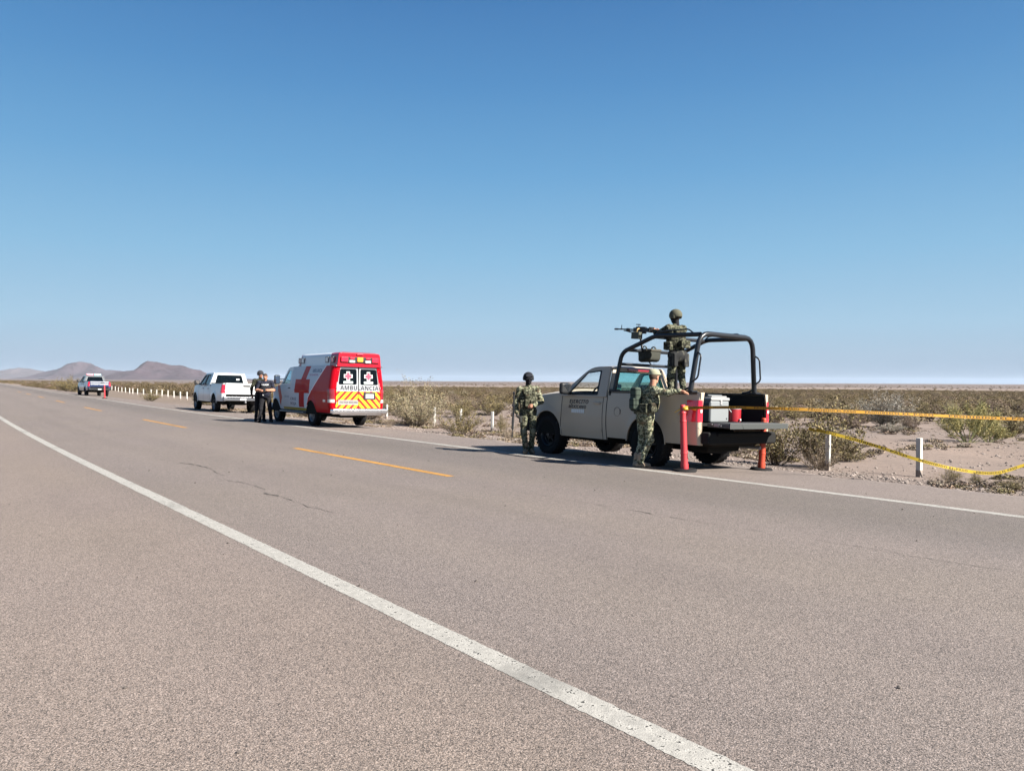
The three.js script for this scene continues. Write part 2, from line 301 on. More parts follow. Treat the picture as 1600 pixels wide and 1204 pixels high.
// one shrub a metre high: stems fan out from the root, twigs leave the stems, leaves sit on the outer twigs
function shrub({ seed, stems = 34, twigs = 5, leafN = 9, leaf = 0.024, col, stemMat, lean = 0.75, bare = 0.3, spread = 0.035, top = 1, low = 0.5, thick = 0.009 }) {
  const r = mulberry(seed), sg = [], L = [];
  const limb = (a, dir, len, rad0, n, up) => { const pts = [a.clone()], d = dir.clone(); let p = a.clone(); for (let i = 0; i < n; i++) { d.x += (r() - 0.5) * 0.28; d.z += (r() - 0.5) * 0.28; d.y += up; d.normalize(); p = p.clone().addScaledVector(d, len / n); pts.push(p); } for (let i = 0; i < n; i++) sg.push(bar(pts[i].toArray(), pts[i + 1].toArray(), rad0 * (1 - i / n * 0.7), rad0 * (1 - (i + 1) / n * 0.7), 3)); return pts; };
  for (let k = 0; k < stems; k++) {
    const az = r() * 6.283, tilt = Math.pow(r(), 0.65) * lean * 1.25, len = top * (0.62 + 0.48 * r()) * (1 - 0.22 * tilt / 1.2);
    const d = V(Math.sin(tilt) * Math.cos(az), Math.cos(tilt), Math.sin(tilt) * Math.sin(az));
    const pts = limb(V(Math.cos(az) * 0.06 * r(), -0.03, Math.sin(az) * 0.06 * r()), d, len, thick * (0.7 + 0.5 * r()), 5, 0.03);
    for (let t = 0; t < twigs; t++) {
      const f = bare + (1 - bare) * r(), i = Math.min(4, Math.floor(f * 5)), at = pts[i].clone().lerp(pts[i + 1], f * 5 - i);
      const td = V(r() - 0.5, 0.25 + 0.6 * r(), r() - 0.5).add(d.clone().multiplyScalar(0.35)).normalize(), tl = (0.1 + 0.17 * r()) * top;
      const tp = limb(at, td, tl, thick * 0.36, 2, 0.06);
      for (let q = 0; q < leafN; q++) { const g = 0.15 + 0.85 * r(), j = g < 0.5 ? 0 : 1, c = tp[j].clone().lerp(tp[j + 1], g * 2 - j); if (c.y < low * 0.2) continue; L.push([c.x + (r() - 0.5) * 2 * spread, c.y + (r() - 0.5) * 2 * spread, c.z + (r() - 0.5) * 2 * spread, leaf * (0.6 + 0.9 * r())]); }
    }
  }
  return { stems: norm(join(sg)), leaves: L.length ? leaves(L, col, 0.75, r) : null, stemMat };
}
const OLIVE = [0.125, 0.1, 0.04], SAGE = [0.185, 0.16, 0.095], LIME = [0.27, 0.235, 0.09], DRY = [0.2, 0.155, 0.11], PALE = [0.215, 0.198, 0.168], BROWN = [0.11, 0.078, 0.058];
const shrubs = {
  creosote_bush: [1, 2, 3].map((k) => shrub({ seed: 100 + k, stems: 42, twigs: 9, leafN: 11, leaf: 0.03, spread: 0.05, lean: 0.9, bare: 0.22, thick: 0.007, col: OLIVE, stemMat: M.stem })),
  tall_bush: [1].map((k) => shrub({ seed: 210 + k, stems: 75, twigs: 9, leafN: 12, leaf: 0.021, col: SAGE, stemMat: M.dryStem, lean: 0.85, bare: 0.1, thick: 0.005, spread: 0.045 })),
  dry_bush: [1, 2].map((k) => shrub({ seed: 300 + k, stems: 55, twigs: 6, leafN: 3, leaf: 0.022, col: DRY, stemMat: M.dryStem, lean: 0.95, bare: 0.1, thick: 0.006 })),
  pale_bush: [1, 2].map((k) => shrub({ seed: 400 + k, stems: 60, twigs: 10, leafN: 18, leaf: 0.021, col: PALE, stemMat: M.dryStem, lean: 0.85, bare: 0.15, thick: 0.006, spread: 0.05 })),
  palo_verde_bush: [1, 2].map((k) => shrub({ seed: 500 + k, stems: 18, twigs: 36, leafN: 16, leaf: 0.019, col: LIME, stemMat: M.greenStem, lean: 1.0, bare: 0.45, thick: 0.013, spread: 0.06 })),
  brown_bush: [1].map((k) => shrub({ seed: 600 + k, stems: 60, twigs: 9, leafN: 9, leaf: 0.03, col: BROWN, stemMat: M.stem, lean: 0.95, bare: 0.1, thick: 0.006, spread: 0.04 })),
};
const shrubMeshes = {};
let bushTurn = 0;
function bush(kind, s, l, w, h, label, group, variant = 0) {
  const key = kind + variant % shrubs[kind].length;
  let t;
  if (!shrubMeshes[key]) {
    const q = shrubs[kind][variant % shrubs[kind].length];
    t = new THREE.Group(); scene.add(t); obj('stem', q.stems, q.stemMat, t); if (q.leaves) obj('foliage', q.leaves, M.leaf, t);
    const b = new THREE.Box3().setFromObject(t); t.userData.size = [(b.max.x - b.min.x + b.max.z - b.min.z) / 2, b.max.y]; shrubMeshes[key] = t;
  } else { t = shrubMeshes[key].clone(); scene.add(t); }
  t.name = numbered(kind);
  const [bw, bh] = shrubMeshes[key].userData.size; t.userData = shrubMeshes[key] === t ? t.userData : {};
  t.position.set(...W(s, l, height(s, l) - 0.02)); bushTurn += 2.1; t.rotation.y = bushTurn;
  t.scale.set(w / bw * 1.22, h / bh * 1.1, w / bw * 1.22);
  tag(t, label, 'bush', group); return t;
}
const NB = [
  ['tall_bush', 28.7, 17.4, 3.0, 2.3, 'tall feathery grey-green bush beside the rear of the ambulance'],
  ['creosote_bush', 21.2, 14.5, 1.45, 1.0, 'dense olive bush at the road edge right of the tall feathery bush'],
  ['dry_bush', 25.7, 14.3, 0.5, 0.38, 'small dry tuft at the road edge just behind the ambulance'],
  ['brown_bush', 45.1, 32.3, 3.3, 0.85, 'low grey-brown thicket beyond the posts, between ambulance and soldier'],
  ['creosote_bush', 24, 18.4, 0.6, 0.72, 'small olive bush just right of the post near the soldier'],
  ['dry_bush', 17.8, 13.95, 0.6, 0.62, 'sparse dry shrub at the road edge behind the soldier with the rifle'],
  ['creosote_bush', 35.9, 26.9, 2.3, 1.25, 'broad olive bush beyond the posts, left of the standing soldier'],
  ['creosote_bush', 9.75, 15.1, 1.5, 1.3, 'olive bush at the road edge behind the orange delineator'],
  ['creosote_bush', 8.95, 15.6, 1.6, 1.6, 'big leggy olive bush right of the open tailgate, under the tape'],
  ['dry_bush', 8.55, 14.75, 0.95, 0.75, 'dry twiggy shrub in front of the big leggy bush'],
  ['creosote_bush', 10, 18.6, 1.4, 0.62, 'low olive bush behind the white post that holds the tape'],
  ['creosote_bush', 11.6, 20.2, 1.5, 1.15, 'olive bush half hidden behind the big leggy one by the truck'],
  ['pale_bush', 17.5, 36.1, 2.5, 1.75, 'large pale silvery bush standing in the open sand'],
  ['brown_bush', 17.6, 32.9, 1.6, 0.8, 'dark brown bush on the left of the pale silvery one'],
  ['pale_bush', 15.5, 32.3, 1.2, 0.45, 'low pale cushion bush in front of the silvery one'],
  ['palo_verde_bush', 11, 28.5, 1.9, 1.6, 'bright yellow-green bush, the left half of the pair on the sand at right'],
  ['palo_verde_bush', 11, 30.2, 1.3, 1.2, 'smaller yellow-green bush, the right half of the pair on the sand'],
  ['brown_bush', 15.9, 34.9, 0.8, 0.72, 'small brown shrub between the silvery and the yellow-green bushes'],
  ['creosote_bush', 6.3, 15.6, 0.4, 0.28, 'small green plant on the verge where the low tape sags'],
  ['creosote_bush', 5.75, 15.3, 0.36, 0.26, 'little green plant right of the sagging tape'],
  ['creosote_bush', 4.9, 14.4, 0.5, 0.27, 'small green plant on the verge nearest the right edge of the picture'],
  ['dry_bush', 6.0, 14.5, 0.55, 0.2, 'flat dry tuft on the verge by the low tape'],
  ['creosote_bush', 14.3, 42.4, 1.1, 0.87, 'olive bush far out on the sand at the right edge of the picture'],
  ['creosote_bush', 117, 16.9, 3.6, 2.3, 'large olive bush at the road edge left of the police pickup'],
  ['creosote_bush', 66.6, 15.4, 1.5, 0.78, 'dark olive bush in the row of white posts'],
  ['creosote_bush', 24.8, 40.2, 1.9, 1.15, 'olive bush out on the plain behind the red cooler jug'],
  ['dry_bush', 15, 36.6, 1.2, 0.5, 'low dry bush between the silvery and yellow-green bushes'],
  ['creosote_bush', 35.3, 28.7, 1, 1.05, 'olive bush beyond the left shoulder of the rifle soldier'],
  ['dry_bush', 12.4, 14.3, 0.6, 0.35, 'dry tuft seen under the beige truck'],
];
NB.forEach(([k, s, l, w, h, label], i) => bush(k, s, l, w, h, label, null, i));
{ // more bushes dotted about the plain, too alike to tell apart
  const r = mulberry(91); let n = 0;
  for (let i = 0; i < 2600 && n < 150; i++) {
    const s = -3 + 100 * r(), l = 16 + 62 * r(), q = l - bend(s), X = s * RD[0] + l * RN[0], Z = -(s * RD[1] + l * RN[1]);
    if (q < 15.5 || (s > 60 && q < 24) || Z < 20 || Math.abs(X / Z) > 0.8) continue;
    const d = Math.hypot(X, Z); if (X / Z > 0.28 && d < 34) continue;
    if (noise(s * 0.13, l * 0.13, 21) < 0.02 || NB.some((b) => Math.hypot(b[1] - s, b[2] - l) < 1.6)) continue;
    const kind = ['creosote_bush', 'creosote_bush', 'dry_bush', 'creosote_bush', 'brown_bush', 'tall_bush', 'pale_bush'][Math.floor(r() * 6.3)], h = 0.55 + 0.75 * r();
    const far = s > 45 && l < 32;
    bush(kind, s, l, h * (1.1 + 0.7 * r()), h * (far ? 1.25 : 1), far ? 'olive or dry bush growing behind the row of white posts' : 'desert bush scattered over the plain beyond the white posts', far ? 'bushes behind the posts' : 'bushes scattered over the plain', Math.floor(r() * 3)); n++;
  }
}
function facing(list, r) {                                // small leaves that lie along the outside of a round crown
  const p = [], c = [];
  for (const [x, y, z, s] of list) {
    const n = V(x, y - 0.1, z).normalize().add(V(r() - 0.5, r() - 0.3, r() - 0.5).multiplyScalar(1.1)).normalize(), a = V(r() - 0.5, r() - 0.5, r() - 0.5).cross(n).normalize(), b = n.clone().cross(a);
    const at = (u, v) => [x + a.x * u + b.x * v, y + a.y * u + b.y * v, z + a.z * u + b.z * v];
    p.push(...at(-s / 2, 0), ...at(0, -s * 0.3), ...at(s / 2, 0), ...at(-s / 2, 0), ...at(s / 2, 0), ...at(0, s * 0.3));
    const k = 1 + (r() - 0.5) * 0.4; for (let i = 0; i < 6; i++) c.push(k, k, k);
  }
  const g = new THREE.BufferGeometry(); g.setAttribute('position', new THREE.Float32BufferAttribute(p, 3)); g.setAttribute('color', new THREE.Float32BufferAttribute(c, 3)); g.computeVertexNormals(); return g;
}
{ // the brush belt farther out, one mass
  const r = mulberry(55), g = [], L = [];
  for (let v = 0; v < 3; v++) {
    const list = [];
    for (let i = 0; i < 420; i++) { const a = r() * 6.283, e = Math.acos(1 - r()), q = 0.55 + 0.45 * r(), m = 1 + 0.25 * Math.sin(a * 3 + v * 2); list.push([Math.sin(e) * Math.cos(a) * q * 0.75 * m, Math.cos(e) * q * 0.8 + 0.05, Math.sin(e) * Math.sin(a) * q * 0.75 * m, 0.075 + 0.06 * r()]); }
    g.push(facing(list, r));
  }
  const lists = [[], [], []], col = new THREE.Color(), m = new THREE.Matrix4(), q4 = new THREE.Quaternion();
  for (let i = 0; i < 60000; i++) {
    const a = (r() - 0.53) * 1.75, d = Math.sqrt(38 * 38 + r() * (900 * 900 - 38 * 38)), dd = r() < 0.72 ? 38 + (230 - 38) * Math.sqrt(r()) : d;
    const X = Math.tan(a) * 1, u = Math.hypot(X, 1), x = X / u * dd, z = -dd / u, s = x * RD[0] + z * RD[1], l = x * RN[0] + z * RN[1], q = l - bend(s);
    const B = x / -z; if (q < 13.8 || (q < 23.5 && B > -0.563) || (s < 60 && l < 30)) continue;
    const left = s > 60 && q < 120, edge = B < -0.563;
    if (dd > 232 && !left && r() > 0.16 * smooth(1500, 300, dd)) continue;
    if (dd < 80 && noise(s * 0.1, l * 0.1, 33) < 0.3 - (dd - 38) / 42 * 0.5) continue;
    const h = (0.5 + 0.6 * r()) * (left && q < 40 ? (edge ? 1.0 : 1.35) : 1) * (dd > 232 && !left ? 0.8 : 1);
    lists[i % 3].push([x, height(Math.min(s, 900), l) - 0.05, z, h * (0.9 + 0.7 * r()), h, r() * 6.28, r()]);
  }
  const far = lists.map((list, v) => {
    const im = new THREE.InstancedMesh(norm(g[v]), M.leaf, list.length);
    list.forEach(([x, y, z, w, h, t, c], i) => {
      m.compose(V(x, y, z), q4.setFromAxisAngle(V(0, 1, 0), t), V(w, h, w)); im.setMatrixAt(i, m);
      const base = c < 0.6 ? OLIVE : c < 0.8 ? SAGE : c < 0.92 ? DRY : BROWN, k = 0.5 + 0.25 * ((c * 37) % 1); im.setColorAt(i, col.setRGB(base[0] * k * 1.05, base[1] * k * 0.94, base[2] * k * 0.9));
    });
    im.name = numbered('brush_belt'); im.castShadow = im.receiveShadow = true; im.userData = { kind: 'stuff', label: 'belt of olive desert scrub covering the plain to the horizon', category: 'scrub' }; scene.add(im); return im;
  });
}
{ // stones on the verge and the sand
  const r = mulberry(66), geo = [0, 1, 2].map((k) => warp(norm(new THREE.IcosahedronGeometry(1, 0)), () => {}));
  geo.forEach((g, k) => { const p = g.attributes.position; for (let i = 0; i < p.count; i++) { const n = 1 + 0.35 * noise(p.getX(i) * 1.7 + k * 9, p.getY(i) * 1.7, p.getZ(i) * 1.7); p.setXYZ(i, p.getX(i) * n, p.getY(i) * n * 0.65, p.getZ(i) * n); } g.computeVertexNormals(); });
  const lists = [[], [], []];
  for (let i = 0; i < 34000; i++) {
    const near = r() < 0.42, s = near ? 2 + 42 * r() : -2 + 40 * r(), q = near ? 12.9 + 2.9 * r() * r() + 0.9 * r() : 13.5 + 22 * r(), l = q + bend(s);
    if (l < roadEdge(s) + 0.03 || noise(s * 0.5, l * 0.5, 40) < -0.1 + (near ? -0.15 : 0)) continue;
    const z = (0.007 + 0.03 * r() ** 6) * (near ? 1 : 1.3); lists[i % 3].push([s, l, z, r() * 6, r()]);
  }
  const m = new THREE.Matrix4(), col = new THREE.Color();
  lists.forEach((list, k) => {
    const im = new THREE.InstancedMesh(geo[k], std(1, 1, 1, 0.95), list.length);
    list.forEach(([s, l, z, t, c], i) => { m.compose(V(...W(s, l, height(s, l) + z * 0.25)), new THREE.Quaternion().setFromEuler(new THREE.Euler(t * 0.1, t, t * 0.13)), V(z, z, z)); im.setMatrixAt(i, m); const b = 0.08 + 0.14 * c; im.setColorAt(i, col.setRGB(b * 1.1, b * 0.93, b * 0.84)); });
    im.name = numbered('verge_stones'); im.castShadow = im.receiveShadow = true; im.userData = { kind: 'stuff', label: 'loose stones and gravel along the road verge', category: 'gravel' }; scene.add(im);
  });
}

{ // dry tufts and twigs littering the verge and the sand
  const r = mulberry(88), L = [];
  for (let i = 0; i < 170; i++) { const a = r() * 6.283, q = Math.sqrt(r()); L.push([Math.cos(a) * q * 0.6, r() * 0.6 * (1 - q * 0.6), Math.sin(a) * q * 0.6, 0.1 + 0.14 * r()]); }
  const g = leaves(L, [1, 1, 1], 0.7, r), list = [];
  for (let i = 0; i < 15000; i++) {
    const near = r() < 0.45, s = -2 + 50 * r(), q = near ? 13.2 + 5 * r() : 14 + 34 * r(), l = q + bend(s);
    if (l < roadEdge(s) + 0.08 || noise(s * 0.35, l * 0.35, 51) < 0.12 + (s < 10 ? 0.25 : 0)) continue;
    list.push([s, l, (0.05 + 0.2 * r() ** 3) * (near ? 1 : 1.3), r() * 6.28, r()]);
  }
  const im = new THREE.InstancedMesh(norm(g), M.leaf, list.length), m = new THREE.Matrix4(), col = new THREE.Color();
  list.forEach(([s, l, z, t, c], i) => { m.compose(V(...W(s, l, height(s, l) - 0.005)), new THREE.Quaternion().setFromAxisAngle(V(0, 1, 0), t), V(z * 1.3, z, z * 1.3)); im.setMatrixAt(i, m); const b = c < 0.45 ? DRY : c < 0.85 ? BROWN : OLIVE, k = 0.7 + 0.5 * ((c * 53) % 1); im.setColorAt(i, col.setRGB(b[0] * k, b[1] * k, b[2] * k)); });
  im.name = numbered('dry_tufts'); im.castShadow = im.receiveShadow = true; im.userData = { kind: 'stuff', label: 'dry tufts and twigs littering the verge and the sand', category: 'dry grass' }; scene.add(im);
}

{ // grit lying on the asphalt
  const r = mulberry(99), im = new THREE.InstancedMesh(norm(new THREE.IcosahedronGeometry(1, 0)), std(0.07, 0.06, 0.055, 0.95), 170), m = new THREE.Matrix4();
  for (let i = 0; i < 170; i++) { const s = -2 + 22 * r() ** 1.3, q = -1 + 13 * r(), z = 0.004 + 0.009 * r() ** 3; m.compose(V(...W(s, q + bend(s), (q > 10.4 ? -0.04 * (q - 10.4) : 0) + z * 0.4)), new THREE.Quaternion().setFromEuler(new THREE.Euler(r() * 6, r() * 6, 0)), V(z * 1.4, z * 0.8, z)); im.setMatrixAt(i, m); }
  im.name = numbered('road_grit'); im.castShadow = im.receiveShadow = true; im.userData = { kind: 'stuff', label: 'small dark stones lying on the asphalt', category: 'grit' }; scene.add(im);
}
// ---------------------------------------------------------------- vehicles
// a vehicle's own axes: x forward from the rear axle, y up, z to its right
const dull = (r, g, b, rough) => phys(r, g, b, rough, { specularIntensity: 0.25 });
const rubber = dull(0.014, 0.014, 0.015, 0.9), blackPlastic = phys(0.018, 0.019, 0.021, 0.5, { specularIntensity: 0.5 }), blackSteel = phys(0.012, 0.014, 0.018, 0.34, { specularIntensity: 0.7 }), liner = dull(0.014, 0.014, 0.014, 0.85), under = dull(0.012, 0.012, 0.011, 0.95);
const chrome = std(0.75, 0.75, 0.77, 0.16, { metalness: 1 }), steelGrey = std(0.22, 0.22, 0.23, 0.4, { metalness: 0.5 }), mirrorGlass = std(0.85, 0.88, 0.92, 0.03, { metalness: 1 });
const lens = (r, g, b) => phys(r, g, b, 0.18, { clearcoat: 1, clearcoatRoughness: 0.05 });
const redLens = lens(0.52, 0.012, 0.035), whiteLens = lens(0.5, 0.5, 0.49), amberLens = lens(0.85, 0.4, 0.03), darkRed = lens(0.2, 0.01, 0.02);
const glassTeal = phys(0.62, 0.88, 0.84, 0.02, { transmission: 1, thickness: 0, ior: 1.45 }), glassDark = phys(0.1, 0.13, 0.14, 0.02, { transmission: 1, thickness: 0, ior: 1.5 }), glassClear = phys(0.82, 0.9, 0.9, 0.02, { transmission: 1, thickness: 0, ior: 1.45 });
const seatMat = std(0.05, 0.048, 0.045, 0.9), whitePlate = std(0.4, 0.41, 0.42, 0.5);
const paint = (r, g, b, rough = 0.35, coat = 0.9) => phys(r, g, b, rough, { clearcoat: coat, clearcoatRoughness: 0.06, specularIntensity: 0.35 });

function skin(xs, lo, hi, zf, ny, side, uvf = (x, y) => [x, y], flange = 0.03) {
  const p = [], uv = [], ix = [], n = ny + 1;
  for (const x of xs) { const a = lo(x), b = hi(x); for (let j = 0; j <= ny; j++) { const y = a + (b - a) * j / ny; p.push(x, y, side * zf(x, y)); uv.push(...uvf(x, y)); } }
  const quad = (a, b, c, d) => (side > 0 ? ix.push(a, b, c, a, c, d) : ix.push(a, c, b, a, d, c));
  for (let i = 0; i < xs.length - 1; i++) for (let j = 0; j < ny; j++) quad(i * n + j, (i + 1) * n + j, (i + 1) * n + j + 1, i * n + j + 1);
  const mk = (pp, uu, ii) => { const g = new THREE.BufferGeometry(); g.setAttribute('position', new THREE.Float32BufferAttribute(pp, 3)); g.setAttribute('uv', new THREE.Float32BufferAttribute(uu, 2)); g.setIndex(ii); g.computeVertexNormals(); return g; };
  const out = [mk(p, uv, ix)];
  if (flange) {
    const edge = (ids, flip) => { const q = [], u = [], k = []; ids.forEach((id, m) => { for (const e of [0, 1]) { q.push(p[id * 3], p[id * 3 + 1], p[id * 3 + 2] - side * flange * e); u.push(uv[id * 2], uv[id * 2 + 1]); } if (m) { const a = 2 * m - 2; flip ? k.push(a, a + 1, a + 3, a, a + 3, a + 2) : k.push(a, a + 3, a + 1, a, a + 2, a + 3); } }); out.push(mk(q, u, k)); };
    const row = (j) => xs.map((_, i) => i * n + j), colm = (i) => Array.from({ length: n }, (_, j) => i * n + j);
    edge(row(0), side < 0); edge(row(ny), side > 0); edge(colm(0), side > 0); edge(colm(xs.length - 1), side < 0);
  }
  return join(out);
}
const span = (a, b, n) => Array.from({ length: n + 1 }, (_, i) => a + (b - a) * i / n);
function archXs(a, b, step, arches) {                     // columns from a to b, closer together round a wheel arch
  const o = [];
  for (let i = 0, n = Math.max(1, Math.round((b - a) / step)); i <= n; i++) o.push(a + (b - a) * i / n);
  for (const [c, r] of arches) for (let k = 0; k <= 22; k++) { const x = c - r * Math.cos(Math.PI * k / 22); if (x > a + 1e-4 && x < b - 1e-4) o.push(x); }
  return [...new Set(o.map((x) => +x.toFixed(4)))].sort((x, y) => x - y);
}
const archLo = (sill, cy, arches) => (x) => { let y = sill; for (const [c, r] of arches) if (Math.abs(x - c) < r) y = Math.max(y, cy + Math.sqrt(r * r - (x - c) ** 2)); return y; };

function tyreGeo(R, w, lugs) {
  const r0 = R * 0.62, h = w / 2, pr = [[r0, -h * 0.72], [r0 + 0.02, -h * 0.92], [R * 0.8, -h], [R - 0.035, -h * 0.96], [R - 0.008, -h * 0.82], [R, -h * 0.6]];
  const pts = [...pr, ...[-0.3, -0.27, -0.03, 0.03, 0.27, 0.3].flatMap((f, i) => (i % 2 ? [[R - 0.009, h * f], [R, h * (f + 0.02)]] : [[R, h * (f - 0.02)], [R - 0.009, h * f]])), ...pr.slice().reverse().map(([a, b]) => [a, -b]), [r0, -h * 0.72]];
  const g = [new THREE.LatheGeometry(pts.map(([a, b]) => new THREE.Vector2(a, b)), 40).rotateX(Math.PI / 2)];
  if (lugs) for (let k = 0; k < 30; k++) for (const s of [-1, 1]) g.push(new THREE.BoxGeometry(0.05, 0.026, w * 0.24).translate(0, R - 0.008, s * w * 0.36).rotateZ(k / 30 * 2 * Math.PI + (s > 0 ? 0.1 : 0)));
  return join(g);
}
function rimGeo(R, w, style) {                            // faces +z
  const z = w * 0.28, ring = new THREE.LatheGeometry([[R * 0.8, -w * 0.3], [R * 0.9, -w * 0.1], [R * 0.94, z], [R, z + 0.03], [R * 0.97, z + 0.04], [R * 0.9, z + 0.02], [R * 0.84, z - 0.03]].map(([a, b]) => new THREE.Vector2(a, b)), 32).rotateX(Math.PI / 2);
  const circ = (cx, cy, r, n = 14) => Array.from({ length: n }, (_, i) => [cx + r * Math.cos(i / n * 6.2832), cy + r * Math.sin(i / n * 6.2832)]);
  const holes = [];
  if (style === 'steel') for (let k = 0; k < 8; k++) holes.push(circ(R * 0.66 * Math.cos(k * 0.7854), R * 0.66 * Math.sin(k * 0.7854), R * 0.13, 12));
  else for (let k = 0; k < 6; k++) { const a = k * Math.PI / 3, f = (r, t) => [r * Math.cos(a + t), r * Math.sin(a + t)]; holes.push(roundPoly([f(R * 0.36, 0.12), f(R * 0.36, 0.6), f(R * 0.78, 0.84), f(R * 0.78, -0.1)], 0.02)); }
  const disc = extrude(circ(0, 0, R * 0.88, 32), 0.03, { holes, bevel: 0.006 }); warp(disc, (v) => { v.z += z - 0.045 + 0.02 * Math.cos(Math.hypot(v.x, v.y) / R * 3.1); });
  const hub = new THREE.CylinderGeometry(R * 0.16, R * 0.22, 0.05, 16).rotateX(Math.PI / 2).translate(0, 0, z + 0.01), g = [ring, disc, hub];
  for (let k = 0; k < 6; k++) g.push(new THREE.CylinderGeometry(0.012, 0.012, 0.02, 6).rotateX(Math.PI / 2).translate(R * 0.27 * Math.cos(k * 1.047), R * 0.27 * Math.sin(k * 1.047), z + 0.012));
  return join(g);
}
function wheels(t, spots, R, w, rimStyle, rimMat, lugs = false) {
  const tg = tyreGeo(R, w, lugs), rg = rimGeo(R * 0.6, w, rimStyle), rm = mirrorZ(rg), bk = new THREE.CylinderGeometry(R * 0.55, R * 0.55, 0.04, 24).rotateX(Math.PI / 2);
  for (const [x, z, dy = 0] of spots) { const m = obj('wheel', tg, rubber, t); m.position.set(x, R + dy - 0.008, z); obj('rim', z > 0 ? rg : rm, rimMat, m); obj('brake_drum', bk, under, m); }
}
function wheelWell(c, r, cy, zIn, zOut) {                 // dark half-drum behind an arch
  const g = new THREE.CylinderGeometry(r + 0.005, r + 0.005, zOut - zIn, 20, 1, true, -Math.PI / 2, Math.PI).rotateX(-Math.PI / 2);
  g.rotateZ(0); g.translate(c, cy, (zIn + zOut) / 2);
  const cap = new THREE.CircleGeometry(r + 0.005, 20, 0, Math.PI).translate(c, cy, zIn);
  return [g, cap];
}
const seatGeo = (x, z, y) => [bx(x, y + 0.08, z, 0.5, 0.16, 0.52, 0.05), bx(x - 0.24, y + 0.42, z, 0.14, 0.62, 0.5, 0.06), bx(x - 0.28, y + 0.82, z, 0.1, 0.18, 0.28, 0.04)];

